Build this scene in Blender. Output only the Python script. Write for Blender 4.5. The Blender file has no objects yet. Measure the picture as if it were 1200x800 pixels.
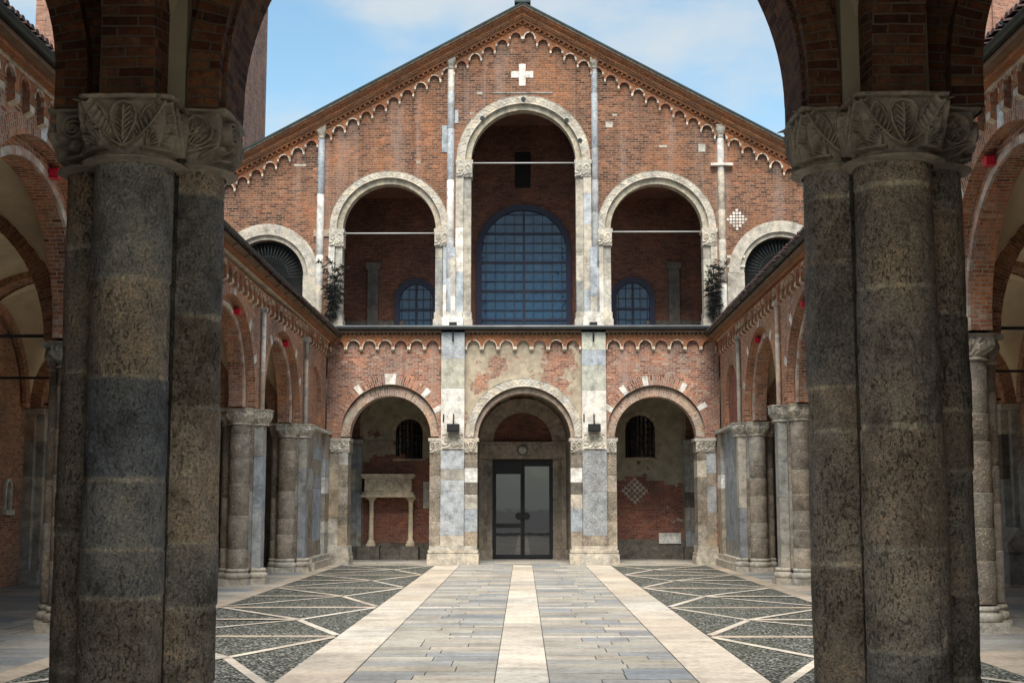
import bpy, math, random
import numpy as np
from mathutils import Vector
random.seed(7); rng = np.random.default_rng(11)
PI = math.pi
C = bpy.context.scene.collection
SC = bpy.context.scene

# ---------------------------------------------------------------- camera, sky, sun, exposure
cam_d = bpy.data.cameras.new("camera"); cam = bpy.data.objects.new("camera", cam_d); C.objects.link(cam)
cam_d.sensor_width = 36; cam_d.lens = 45.6; cam_d.clip_start = 0.1; cam_d.clip_end = 3000
PITCH = math.atan(187.5/1520); YAW = math.atan(13/1520*math.cos(PITCH))
cam.location = (0, 0, 2.6); cam.rotation_euler = (PI/2+PITCH, 0, YAW)
SC.camera = cam

SUN_EL, SUN_AZ = math.radians(58), math.radians(184)      # azimuth measured clockwise from +Y
w = bpy.data.worlds.new("World"); SC.world = w; w.use_nodes = True
nt = w.node_tree; nt.nodes.clear()
def wn(t, **k):
    n = nt.nodes.new(t)
    for a, b in k.items(): setattr(n, a, b)
    return n
sky = wn('ShaderNodeTexSky', sky_type='NISHITA', sun_disc=False, sun_elevation=SUN_EL, sun_rotation=SUN_AZ,
         air_density=1.0, dust_density=.8, ozone_density=1.3, altitude=100)
bg = wn('ShaderNodeBackground'); bg.inputs[1].default_value = 0.085
out = wn('ShaderNodeOutputWorld')
tc = wn('ShaderNodeTexCoord'); mp = wn('ShaderNodeMapping'); mp.inputs['Scale'].default_value = (1, 1, 2.2)
mp.inputs['Location'].default_value = (0.35, 0.1, 0.25)
nz = wn('ShaderNodeTexNoise'); nz.inputs['Scale'].default_value = 3.6; nz.inputs['Detail'].default_value = 7; nz.inputs['Roughness'].default_value = .52
cr = wn('ShaderNodeMapRange'); cr.inputs[1].default_value = .36; cr.inputs[2].default_value = .56; cr.interpolation_type = 'SMOOTHSTEP'
cr.inputs[4].default_value = .85
mx = wn('ShaderNodeMix', data_type='RGBA'); mx.inputs[7].default_value = (2.75, 2.95, 3.05, 1)
L = nt.links.new
L(tc.outputs['Generated'], mp.inputs[0]); L(mp.outputs[0], nz.inputs['Vector']); sz = wn('ShaderNodeSeparateXYZ'); L(tc.outputs['Generated'], sz.inputs[0])
zf = wn('ShaderNodeMath', operation='MULTIPLY_ADD'); L(sz.outputs[2], zf.inputs[0]); zf.inputs[1].default_value = -.42; zf.inputs[2].default_value = .15
ad = wn('ShaderNodeMath', operation='ADD'); L(nz.outputs[0], ad.inputs[0]); L(zf.outputs[0], ad.inputs[1]); L(ad.outputs[0], cr.inputs[0])
L(cr.outputs[0], mx.inputs[0]); tint = wn('ShaderNodeMix', data_type='RGBA', blend_type='MULTIPLY'); tint.inputs[0].default_value = 1; tint.inputs[7].default_value = (.84, .94, .83, 1); L(sky.outputs[0], tint.inputs[6])
L(tint.outputs[2], mx.inputs[6]); L(mx.outputs[2], bg.inputs[0]); L(bg.outputs[0], out.inputs[0])
sl = bpy.data.lights.new("sun", 'SUN'); sl.energy = 2.1; sl.angle = math.radians(35); sl.color = (1, .93, .83)
so = bpy.data.objects.new("sun", sl); C.objects.link(so)
sd = Vector((math.sin(SUN_AZ)*math.cos(SUN_EL), math.cos(SUN_AZ)*math.cos(SUN_EL), math.sin(SUN_EL)))
so.rotation_euler = sd.to_track_quat('Z', 'Y').to_euler(); so.location = (0, 20, 40)
SC.view_settings.view_transform = 'Standard'; SC.view_settings.look = 'None'
SC.view_settings.exposure = 1.62; SC.view_settings.gamma = 1; SC.view_settings.use_curve_mapping = False
SC.render.engine = 'CYCLES'
SC.cycles.max_bounces = 10; SC.cycles.diffuse_bounces = 10; SC.cycles.glossy_bounces = 3

# ---------------------------------------------------------------- materials
class NT:
    def __init__(s, name):
        s.m = bpy.data.materials.new(name); s.m.use_nodes = True; s.t = s.m.node_tree; s.t.nodes.clear()
        s.o = s.n('ShaderNodeOutputMaterial'); s.p = s.n('ShaderNodeBsdfPrincipled'); s.l(s.p.outputs[0], s.o.inputs[0])
    def n(s, t, **k):
        n = s.t.nodes.new(t)
        for a, b in k.items(): setattr(n, a, b)
        return n
    def l(s, a, b): s.t.links.new(a, b)
    def v(s, node, i, val):
        if hasattr(val, 'is_output') or hasattr(val, 'links'): s.l(val, node.inputs[i])
        else: node.inputs[i].default_value = val
    def M(s, op, a, b=0., c=0.):
        n = s.n('ShaderNodeMath', operation=op); s.v(n, 0, a); s.v(n, 1, b); s.v(n, 2, c); return n.outputs[0]
    def noise(s, vec, sc, det=4, ro=.55):
        n = s.n('ShaderNodeTexNoise'); n.inputs['Scale'].default_value = sc; n.inputs['Detail'].default_value = det
        n.inputs['Roughness'].default_value = ro
        if vec: s.l(vec, n.inputs['Vector'])
        return n.outputs[0]
    def rng(s, x, a, b, c=0., d=1., smooth=True):
        n = s.n('ShaderNodeMapRange'); n.interpolation_type = 'SMOOTHSTEP' if smooth else 'LINEAR'
        s.l(x, n.inputs[0])
        for i, q in enumerate((a, b, c, d)): n.inputs[i+1].default_value = q
        return n.outputs[0]
    def mix(s, f, a, b, mode='MIX'):
        n = s.n('ShaderNodeMix', data_type='RGBA', blend_type=mode); s.v(n, 0, f)
        for i, q in ((6, a), (7, b)):
            if isinstance(q, tuple): n.inputs[i].default_value = (*q, 1)
            else: s.l(q, n.inputs[i])
        return n.outputs[2]
    def ramp(s, x, cols, interp='LINEAR'):
        n = s.n('ShaderNodeValToRGB'); n.color_ramp.interpolation = interp; e = n.color_ramp.elements
        while len(e) < len(cols): e.new(.5)
        for i, c in enumerate(cols): e[i].position = i/(len(cols)-(0 if interp == 'CONSTANT' else 1)); e[i].color = (*c, 1)
        s.l(x, n.inputs[0]); return n.outputs[0]
    def mot(s, c, x, lo, hi, a=.32, b=.68):
        return s.mix(1., c, s.ramp(s.rng(x, a, b, smooth=False), [lo, (1, 1, 1), hi]), 'MULTIPLY')
    def bump(s, h, st, dist, prev=None):
        n = s.n('ShaderNodeBump'); n.inputs['Strength'].default_value = st; n.inputs['Distance'].default_value = dist
        s.l(h, n.inputs['Height'])
        if prev: s.l(prev, n.inputs['Normal'])
        return n.outputs[0]
    def obj(s): return s.n('ShaderNodeTexCoord').outputs['Object']
    def fin(s, col, rough=.85, nrm=None, **k):
        if isinstance(col, tuple): s.p.inputs['Base Color'].default_value = (*col, 1)
        else: s.l(col, s.p.inputs['Base Color'])
        s.v(s.p, 'Roughness', rough)
        s.p.inputs['Specular IOR Level'].default_value = k.get('spec', .3)
        if nrm: s.l(nrm, s.p.inputs['Normal'])
        return s.m

def brick(name, cols, mortar, patch=None, pamt=.5, plaster=None, plamt=0., bh=.078, bw=.27, mw=.012, rows=None, streak=0., mot=.25):
    s = NT(name)
    uv = s.n('ShaderNodeUVMap').outputs[0]; ob = s.obj()
    nn = s.n('ShaderNodeTexNoise'); nn.inputs['Scale'].default_value = 2.2; nn.inputs['Detail'].default_value = 3; s.l(ob, nn.inputs['Vector'])
    add = s.n('ShaderNodeVectorMath', operation='MULTIPLY_ADD'); s.l(nn.outputs[1], add.inputs[0]); add.inputs[1].default_value = (.05, .035, 0); s.l(uv, add.inputs[2])
    sp = s.n('ShaderNodeSeparateXYZ'); s.l(add.outputs[0], sp.inputs[0])
    vy = s.M('DIVIDE', sp.outputs[1], bh); row = s.M('FLOOR', vy); fy = s.M('SUBTRACT', vy, row)
    rn = s.n('ShaderNodeTexWhiteNoise', noise_dimensions='1D'); s.l(row, rn.inputs['W'])
    ux = s.M('ADD', s.M('DIVIDE', sp.outputs[0], bw), s.M('ADD', s.M('MULTIPLY', s.M('PINGPONG', row, 1.), .5), s.M('MULTIPLY', rn.outputs[0], .22)))
    col = s.M('FLOOR', ux); fx = s.M('SUBTRACT', ux, col)
    cb = s.n('ShaderNodeCombineXYZ'); s.l(row, cb.inputs[0]); s.l(col, cb.inputs[1])
    wnz = s.n('ShaderNodeTexWhiteNoise', noise_dimensions='2D'); s.l(cb.outputs[0], wnz.inputs['Vector'])
    fine = s.noise(ob, 38, 4, .6)
    ew = s.M('MULTIPLY_ADD', s.M('SUBTRACT', fine, .5), .012, mw/2)
    my = s.M('MULTIPLY', s.M('MINIMUM', fy, s.M('SUBTRACT', 1., fy)), bh)
    mxx = s.M('MULTIPLY', s.M('MINIMUM', fx, s.M('SUBTRACT', 1., fx)), bw)
    d = s.M('SUBTRACT', s.M('MINIMUM', my, mxx), ew)
    mask = s.rng(d, -.002, .004)                        # 1 on brick
    big = s.noise(ob, .42, 5, .6); mid = s.noise(ob, 2.4, 5, .6)
    rnd = s.M('ADD', s.M('MULTIPLY', wnz.outputs[0], .8), s.M('MULTIPLY', s.rng(mid, .3, .7), .22))
    bc = s.mot(s.ramp(rnd, cols), s.noise(ob, .8, 7, .68), (.58, .58, .62), (1.35, 1.27, 1.15))
    if patch: bc = s.mix(s.M('MULTIPLY', s.rng(big, .46, .66), pamt), bc, s.mix(.5, patch, bc))
    m2 = s.noise(ob, 1.1, 6, .7)
    bc = s.mix(s.M('MULTIPLY', s.rng(m2, .42, .62), mot), bc, s.mix(1., bc, (.62, .66, .72), 'MULTIPLY'))
    bc = s.mix(s.M('MULTIPLY', s.rng(m2, .5, .36), mot), bc, s.mix(1., bc, (1.35, 1.12, .92), 'MULTIPLY'))
    bc = s.mix(s.rng(fine, .2, .8, .0, .35), bc, s.mix(1., bc, (.62, .6, .58), 'MULTIPLY'))
    bc = s.mix(1., bc, s.ramp(s.rng(s.noise(ob, 11, 6, .7), .3, .7), [(.62, .62, .64), (1, 1, 1), (1.4, 1.36, 1.3)]), 'MULTIPLY')
    c = s.mix(mask, s.mix(s.rng(mid, .35, .65, 0, .6), mortar, tuple(q*.6 for q in mortar)), bc)
    if streak:                                          # salts and rain streaks running down
        st = s.n('ShaderNodeMapping'); st.inputs['Scale'].default_value = (1.6, 1.6, .10); s.l(ob, st.inputs[0])
        c = s.mix(s.M('MULTIPLY', s.rng(s.noise(st.outputs[0], 1.2, 4), .50, .70), streak), c, (.40, .31, .27))
        c = s.mix(s.M('MULTIPLY', s.rng(s.noise(st.outputs[0], 2.3, 5), .52, .68), streak*1.3), c, s.mix(1., c, (.45, .42, .42), 'MULTIPLY'))
    hgt = s.M('ADD', mask, s.M('MULTIPLY', fine, .5))
    if plaster:
        pm = s.rng(s.M('ADD', s.noise(ob, .5, 8, .68), plamt-.5), .5, .53)
        c = s.mix(pm, c, s.mix(s.rng(mid, .3, .7), plaster, tuple(q*.62 for q in plaster)))
        hgt = s.M('MAXIMUM', hgt, s.M('MULTIPLY', pm, 1.6))
    return s.fin(c, .9, s.bump(hgt, .8, .012))

BR_COURT = brick('brick_court', [(.12, .045, .03), (.29, .105, .055), (.46, .18, .085), (.34, .165, .115), (.56, .36, .25)], (.50, .40, .30), (.60, .25, .09), 1., streak=.3, bh=.088, mw=.017, mot=.5)
BR_LOW = brick('brick_facade_low', [(.12, .05, .04), (.27, .11, .07), (.42, .18, .11), (.32, .19, .15), (.52, .36, .27)], (.45, .37, .30), (.46, .24, .15), .8, (.47, .39, .29), .36, streak=.3, bh=.095, mw=.018, mot=.6)
BR_PLAS = brick('brick_facade_mid', [(.15, .065, .05), (.30, .13, .085), (.44, .20, .12), (.38, .23, .17)], (.43, .36, .29), (.46, .24, .15), .8, (.50, .42, .31), .53, streak=.2, bh=.095, mw=.018, mot=.6)
BR_UP = brick('brick_gable', [(.045, .021, .015), (.125, .05, .030), (.205, .082, .042), (.29, .13, .072), (.16, .085, .06)], (.31, .24, .18), (.40, .15, .055), .95, streak=.28, bh=.098, bw=.29, mw=.019, mot=.45)
BR_IN = brick('brick_interior', [(.22, .09, .05), (.38, .165, .095), (.50, .25, .14), (.45, .27, .18)], (.50, .43, .32), (.40, .26, .15), .6, (.40, .33, .22), .30)
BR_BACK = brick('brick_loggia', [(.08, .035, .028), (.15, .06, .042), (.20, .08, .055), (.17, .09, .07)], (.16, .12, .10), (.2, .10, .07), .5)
BR_RED = brick('brick_red', [(.17, .05, .035), (.28, .08, .05), (.34, .11, .07)], (.25, .2, .17), (.3, .15, .1), .4)
BR_RED2 = brick('brick_red_worn', [(.14, .045, .03), (.23, .075, .05), (.30, .11, .075), (.22, .11, .08)], (.24, .19, .16), (.28, .17, .12), .6, (.36, .31, .24), .40, mot=.6, bh=.095, mw=.018)
BR_PALE = brick('brick_pale_arch', [(.22, .12, .09), (.36, .23, .17), (.50, .35, .27), (.46, .37, .29)], (.50, .44, .36), (.50, .32, .22), .7, (.52, .45, .36), .42, mot=.5, bh=.10, mw=.02)
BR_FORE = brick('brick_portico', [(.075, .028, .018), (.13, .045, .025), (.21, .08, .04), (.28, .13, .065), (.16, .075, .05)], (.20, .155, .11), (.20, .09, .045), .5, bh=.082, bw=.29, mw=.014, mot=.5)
BR_ORANGE = brick('brick_cornice', [(.27, .085, .03), (.38, .13, .045), (.44, .17, .07), (.30, .15, .09)], (.30, .2, .13), (.2, .1, .06), .7, bh=.06)
BR_TOWER = brick('brick_tower', [(.16, .075, .055), (.30, .145, .10), (.40, .20, .14), (.34, .22, .17)], (.38, .30, .24), (.38, .22, .16), .6, streak=.25, bh=.1, bw=.34)

def masonry(name='stone', pitk=1., bumpd=.012, scale=1.):
    s = NT(name); ob = s.obj()
    a = s.n('ShaderNodeVertexColor', layer_name='Col')
    big = s.noise(ob, 2.1*scale, 6, .62); mid = s.noise(ob, 14*scale, 5, .65); fine = s.noise(ob, 70*scale, 3, .6)
    vo = s.n('ShaderNodeTexVoronoi'); vo.inputs['Scale'].default_value = 17*scale; vo.inputs['Randomness'].default_value = 1
    wob = s.n('ShaderNodeVectorMath', operation='MULTIPLY_ADD'); nn = s.n('ShaderNodeTexNoise'); nn.inputs['Scale'].default_value = 9*scale; s.l(ob, nn.inputs['Vector'])
    s.l(nn.outputs[1], wob.inputs[0]); wob.inputs[1].default_value = (.09, .09, .09); s.l(ob, wob.inputs[2]); s.l(wob.outputs[0], vo.inputs['Vector'])
    peb = s.rng(vo.outputs[0], .1, .55)
    pit = s.M('MULTIPLY', s.rng(s.M('ADD', mid, s.M('MULTIPLY', peb, .18)), .54, .66), a.outputs[1])
    c = a.outputs[0]
    c = s.mot(c, big, (.62, .59, .55), (1.25, 1.2, 1.12)); c = s.mot(c, s.noise(ob, 5, 7, .7), (.68, .68, .70), (1.25, 1.24, 1.22))
    vc = s.n('ShaderNodeTexVoronoi'); vc.inputs['Scale'].default_value = 17*scale; s.l(wob.outputs[0], vc.inputs['Vector'])
    cell = s.n('ShaderNodeSeparateColor'); s.l(vc.outputs[1], cell.inputs[0])
    c = s.mix(a.outputs[1], c, s.mix(1., c, s.ramp(cell.outputs[0], [(.84, .83, .82), (1., 1, 1), (1.14, 1.12, 1.08)]), 'MULTIPLY'))
    c = s.mix(1., c, s.ramp(mid, [(.45, .45, .46), (1, 1, 1), (1.5, 1.5, 1.48)]), 'MULTIPLY')
    c = s.mix(s.M('MULTIPLY', pit, (.5*pitk)), c, (.035, .03, .025))
    h = s.M('SUBTRACT', s.M('ADD', s.M('MULTIPLY', mid, .6), s.M('MULTIPLY', fine, .3)), s.M('MULTIPLY', pit, 1.8*pitk))
    h = s.M('SUBTRACT', h, s.M('MULTIPLY', s.M('MULTIPLY', peb, a.outputs[1]), .5))
    return s.fin(c, s.M('MULTIPLY_ADD', a.outputs[1], .25, .6), s.bump(h, .75, bumpd), spec=.35)
ST = masonry('weathered_stone')
STC = masonry('carved_stone', .6, .006, 1.6)
def pitted(name='pitted_conglomerate'):
    s = NT(name); ob = s.obj(); a = s.n('ShaderNodeVertexColor', layer_name='Col')
    big = s.noise(ob, 1.7, 7, .68); mid = s.noise(ob, 7, 9, .74); gran = s.noise(ob, 46, 5, .7)
    el = s.n('ShaderNodeMapping'); el.inputs['Scale'].default_value = (1, 1, .55); s.l(ob, el.inputs[0])
    pn = s.noise(el.outputs[0], 36, 5, .6); pn2 = s.noise(ob, 60, 3, .6)
    dens = s.rng(s.noise(ob, 2.0, 3, .6), .34, .62, .66, .555)            # where the holes crowd
    pit = s.rng(s.M('SUBTRACT', pn, dens), .0, .04)
    pit = s.M('MULTIPLY', s.M('MAXIMUM', pit, s.M('MULTIPLY', s.rng(pn2, .60, .64), .8)), s.M('MULTIPLY_ADD', a.outputs[1], .85, .1))
    c = s.mot(a.outputs[0], big, (.50, .47, .44), (1.35, 1.25, 1.10))
    c = s.mot(c, mid, (.66, .65, .64), (1.3, 1.27, 1.2)); c = s.mot(c, gran, (.58, .57, .56), (1.5, 1.46, 1.4))
    c = s.mix(s.M('MULTIPLY', pit, .62), c, (.035, .028, .02))
    h = s.M('SUBTRACT', s.M('ADD', s.M('MULTIPLY', mid, .8), s.M('MULTIPLY', gran, .35)), s.M('MULTIPLY', pit, 1.1))
    return s.fin(c, .85, s.bump(h, 1., .03), spec=.3)
STF = pitted()

def simple(name, col, rough=.8, var=.25, sc=3., bump=.0, metal=0., spec=.3):
    s = NT(name); ob = s.obj(); n = s.noise(ob, sc, 6, .6)
    c = s.mix(1., tuple(col), s.ramp(n, [(1-var*1.6,)*3, (1,)*3, (1+var,)*3]), 'MULTIPLY')
    s.p.inputs['Metallic'].default_value = metal
    return s.fin(c, rough, s.bump(s.noise(ob, sc*8, 4), .5, bump) if bump else None, spec=spec)
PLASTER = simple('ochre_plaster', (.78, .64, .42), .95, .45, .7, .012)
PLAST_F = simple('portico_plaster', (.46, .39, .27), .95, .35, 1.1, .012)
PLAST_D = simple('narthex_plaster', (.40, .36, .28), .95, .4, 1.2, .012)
GUTTER = simple('gutter_copper', (.035, .045, .043), .45, .5, 2., metal=.6)
LEAD = simple('lead_flashing', (.17, .18, .185), .5, .3, 3., metal=.3)
IRON = simple('iron', (.02, .02, .022), .5, .3, 5)
IRONP = simple('painted_tie_rod', (.42, .42, .41), .5, .2, 5)
FRAME = simple('window_frame', (.028, .028, .055), .5, .2, 4)
WOOD = simple('old_timber', (.20, .13, .085), .85, .4, 2.5, .005)
TILE = simple('roof_tile', (.07, .042, .038), .9, .6, 2., .01)
RED = simple('red_paint', (.55, .012, .03), .35, .1, 3)
TILE_L = simple('cream_tile', (.55, .5, .42), .8, .2, 3)
LEAF = simple('dry_leaves', (.032, .036, .032), .8, .5, 6)
STEM = simple('dry_stem', (.07, .055, .045), .9, .3, 6)
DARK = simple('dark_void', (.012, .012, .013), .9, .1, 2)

def glass(name, base, ior, rough, wav=.002):
    s = NT(name); ob = s.obj()
    s.p.inputs['IOR'].default_value = ior
    m = s.fin(base, rough, s.bump(s.noise(ob, 1.7, 2), .5, wav), spec=.5)
    return m
GLASS_B = glass('leaded_window_glass', (.016, .07, .15), 1.5, .08, .07)
GLASS_D = glass('door_glass', (.008, .010, .012), 1.9, .02, .0015)

def paving(name, rough=.6):
    s = NT(name); ob = s.obj(); a = s.n('ShaderNodeVertexColor', layer_name='Col')
    st = s.n('ShaderNodeMapping'); st.inputs['Scale'].default_value = (.45, 1.6, 1); s.l(ob, st.inputs[0])
    big = s.noise(st.outputs[0], 1.3, 7, .65); mid = s.noise(ob, 9, 6, .65)
    c = s.mix(1., a.outputs[0], s.ramp(big, [(.66, .65, .63), (.95, .95, .95), (1.2, 1.18, 1.12)]), 'MULTIPLY')
    c = s.mot(c, mid, (.74, .74, .74), (1.18, 1.17, 1.15)); c = s.mot(c, s.noise(ob, 1.1, 7, .7), (.78, .77, .75), (1.12, 1.12, 1.1))
    c = s.mix(s.rng(s.noise(ob, .45, 7, .72), .5, .68, 0, .5), c, (.17, .155, .13))
    r = s.rng(big, .3, .7, rough-.12, rough+.2)
    return s.fin(c, r, s.bump(mid, .35, .006), spec=.4)
PAVE = paving('paving_stone', .62)
def pebbles():
    s = NT('pebble_cobbles'); ob = s.obj()
    vo = s.n('ShaderNodeTexVoronoi'); vo.inputs['Scale'].default_value = 19; s.l(ob, vo.inputs['Vector'])
    sc = s.n('ShaderNodeSeparateColor'); s.l(vo.outputs[1], sc.inputs[0])
    c = s.ramp(sc.outputs[0], [(.075, .075, .072), (.14, .142, .138), (.21, .212, .207), (.31, .305, .285), (.52, .50, .46)])
    c = s.mix(s.rng(vo.outputs[0], .35, .6), c, (.04, .045, .03))
    c = s.mix(s.rng(s.noise(ob, .6, 6, .65), .45, .7, 0, .55), c, (.075, .08, .05))
    c = s.mot(c, s.noise(ob, 2.2, 6, .7), (.7, .7, .68), (1.25, 1.25, 1.2))
    return s.fin(c, .7, s.bump(s.M('SUBTRACT', 1., s.M('POWER', vo.outputs[0], 2.)), 1., .06))
PEBBLE = pebbles()

# stone palette: rgb + pitting
CEP = (.36, .305, .24, 1.); CEP2 = (.42, .36, .29, .8); CEPD = (.22, .195, .165, 1.)
BLU = (.36, .385, .41, .25); BLU2 = (.29, .305, .32, .3); GRY = (.34, .33, .30, .3); WHI = (.66, .63, .58, .05)
TAN = (.40, .33, .24, .3); PNK = (.43, .33, .26, .25); MOR = (.42, .38, .31, .2); PALE = (.52, .48, .41, .35)
def vary(c, k=.12):
    f = 1+random.uniform(-k, k); g = random.uniform(-.04, .04)
    return (c[0]*f*(1+g), c[1]*f, c[2]*f*(1-g), c[3])
def pick(*opts): return vary(random.choice(opts))

# ---------------------------------------------------------------- numpy noise
def vnoise(P, seed=0):
    P = np.asarray(P, float); i = np.floor(P).astype(np.int64); f = P-i; f = f*f*(3-2*f)
    def hsh(a, b, c):
        n = (a*374761393 + b*668265263 + c*2147483647 + seed*974711) & 0xffffffff
        n = ((n ^ (n >> 13))*1274126177) & 0xffffffff; n ^= n >> 16
        return (n & 0xffff)/65535.
    r = 0
    for dx in (0, 1):
        for dy in (0, 1):
            for dz in (0, 1):
                wgt = (f[:, 0] if dx else 1-f[:, 0])*(f[:, 1] if dy else 1-f[:, 1])*(f[:, 2] if dz else 1-f[:, 2])
                r = r + wgt*hsh(i[:, 0]+dx, i[:, 1]+dy, i[:, 2]+dz)
    return r
def fbm(P, sc, octs=4, seed=0):
    r = 0; a = .5
    for k in range(octs): r = r+a*vnoise(np.asarray(P)*sc*(2**k), seed+k); a *= .5
    return r

# ---------------------------------------------------------------- mesh builder
def dxf(y, s=-1): return np.interp(y, [10, 27, 42, 49], [.85, .5, .2 if s < 0 else .08, 0])
def warp(V, zs):                                      # the galleries splay outwards and rise a little towards the entrance
    V = V.copy(); x = np.abs(V[:, 0]); V[:, 2] *= zs(V[:, 1])
    V[:, 0] += np.sign(V[:, 0])*dxf(V[:, 1], float(np.sign(V[0, 0])))*np.clip(1-(x-9.6)/5.7, 0, 1); return V
class MB:
    def __init__(s): s.v = []; s.f = []; s.uv = []; s.c = []; s.mi = []; s.sm = []; s.flip = False
    def face(s, pts, uv=None, col=(.5, .5, .5, .3), mi=0, smooth=False):
        pts = [tuple(p) for p in pts]
        if uv is None:
            a = Vector(pts[1])-Vector(pts[0]); b = Vector(pts[-1])-Vector(pts[0]); n = a.cross(b)
            if n.length < 1e-12 and len(pts) > 3: n = (Vector(pts[2])-Vector(pts[0])).cross(b)
            ax = max(range(3), key=lambda i: abs(n[i]))
            uv = [((p[1], p[2]), (p[0], p[2]), (p[0], p[1]))[ax] for p in pts]
        i = len(s.v); s.v += pts; s.f.append(list(range(i, i+len(pts)))); s.uv.append(uv); s.c.append(col); s.mi.append(mi); s.sm.append(smooth)
    def box(s, x0, x1, y0, y1, z0, z1, col=(.5, .5, .5, .3), mi=0, skip=''):
        if x0 > x1: x0, x1 = x1, x0
        if y0 > y1: y0, y1 = y1, y0
        P = lambda a, b, c: (a, b, c)
        F = {'b': [(x0, y0, z0), (x0, y1, z0), (x1, y1, z0), (x1, y0, z0)], 't': [(x0, y0, z1), (x1, y0, z1), (x1, y1, z1), (x0, y1, z1)],
             'f': [(x0, y0, z0), (x1, y0, z0), (x1, y0, z1), (x0, y0, z1)], 'k': [(x1, y1, z0), (x0, y1, z0), (x0, y1, z1), (x1, y1, z1)],
             'l': [(x0, y1, z0), (x0, y0, z0), (x0, y0, z1), (x0, y1, z1)], 'r': [(x1, y0, z0), (x1, y1, z0), (x1, y1, z1), (x1, y0, z1)]}
        for k, q in F.items():
            if k not in skip: s.face(q, None, col, mi)
    def lathe(s, cx, cy, prof, n=20, a0=0., a1=2*PI, mi=0):
        # prof: list of (z, r, col) ; colour of the band that starts there
        cl = abs(a1-a0-2*PI) < 1e-6
        for (z0, r0, c0), (z1, r1, _) in zip(prof, prof[1:]):
            for k in range(n):
                t0 = a0+(a1-a0)*k/n; t1 = a0+(a1-a0)*(k+1)/n
                p = [(cx+r0*math.cos(t0), cy+r0*math.sin(t0), z0), (cx+r0*math.cos(t1), cy+r0*math.sin(t1), z0),
                     (cx+r1*math.cos(t1), cy+r1*math.sin(t1), z1), (cx+r1*math.cos(t0), cy+r1*math.sin(t0), z1)]
                ru = max(r0, r1, .01)
                s.face(p, [(t0*ru, z0), (t1*ru, z0), (t1*ru, z1), (t0*ru, z1)], c0, mi, True)
        for (z, r, c), up in ((prof[0], 0), (prof[-1], 1)):
            if r > .001:
                q = [(cx+r*math.cos(a0+(a1-a0)*k/n), cy+r*math.sin(a0+(a1-a0)*k/n), z) for k in range(n+(0 if cl else 1))]
                s.face(q if up else q[::-1], [(p[0], p[1]) for p in (q if up else q[::-1])], c, mi)
    def tube(s, a, b, r, n=8, col=(.5, .5, .5, .2), mi=0, r2=None):
        a = Vector(a); b = Vector(b); d = (b-a).normalized(); x = d.orthogonal().normalized(); y = d.cross(x); r2 = r if r2 is None else r2
        A = [a+(x*math.cos(2*PI*k/n)+y*math.sin(2*PI*k/n))*r for k in range(n)]
        B = [b+(x*math.cos(2*PI*k/n)+y*math.sin(2*PI*k/n))*r2 for k in range(n)]
        for k in range(n): s.face([A[k], A[(k+1) % n], B[(k+1) % n], B[k]], [(0, 0), (.1, 0), (.1, 1), (0, 1)], col, mi, True)
        s.face(A[::-1], None, col, mi); s.face(B, None, col, mi)
    # things drawn in a wall plane: T maps (u, d, z) to world, d = depth into the wall
    def pl(s, T, pts, **k): s.face([T(*p) for p in pts], **k)
    def ring(s, T, uc, zc, r0, r1, d0, d1, n=28, cols=None, mi=0, a0=0., a1=PI, msoff=None, ends=True):
        """arch ring: front face at d0 between radii r0<r1, soffit to d1, top edge to d1. cols(k)->colour; radial bricks by UV"""
        for k in range(n):
            t0 = a0+(a1-a0)*k/n; t1 = a0+(a1-a0)*(k+1)/n; c = cols(k) if cols else (.5, .5, .5, .3)
            P = lambda r, t, d: (uc+r*math.cos(t), d, zc+r*math.sin(t))
            rm = (r0+r1)/2
            s.face([T(*P(r0, t0, d0)), T(*P(r1, t0, d0)), T(*P(r1, t1, d0)), T(*P(r0, t1, d0))], [(r0, t0*rm), (r1, t0*rm), (r1, t1*rm), (r0, t1*rm)], c, mi)
            m2 = mi if msoff is None else msoff
            s.face([T(*P(r0, t0, d0)), T(*P(r0, t1, d0)), T(*P(r0, t1, d1)), T(*P(r0, t0, d1))], [(d0, t0*r0), (d0, t1*r0), (d1, t1*r0), (d1, t0*r0)], c, m2, n > 12 and cols is None)
            s.face([T(*P(r1, t0, d0)), T(*P(r1, t1, d0)), T(*P(r1, t1, d1)), T(*P(r1, t0, d1))], [(d0, t0*r1), (d0, t1*r1), (d1, t1*r1), (d1, t0*r1)], c, mi)
    def wall(s, T, u0, u1, z0, ztop, d0, d1, ops=(), n=24, mi=0, back=True, col=(.5, .5, .5, .3), ends=True):
        """wall panel with arched openings ops=[(uc, r, zspring, zbottom)], ztop number or function of u"""
        zt = ztop if callable(ztop) else (lambda u: ztop)
        us = sorted({u0, u1} | {q for o in ops for k in range(n+1) for q in [o[0]-o[1]*math.cos(PI*k/n)]} | ({0.} if callable(ztop) and u0 < 0 < u1 else set()))
        us = [q for q in us if u0-1e-9 <= q <= u1+1e-9]
        merged = [us[0]]
        for q in us[1:]:
            if q-merged[-1] > 1e-6: merged.append(q)
        def zlow(o, u): 
            x = min(1, abs(u-o[0])/o[1]); return o[2]+o[1]*math.sqrt(max(0, 1-x*x))
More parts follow.
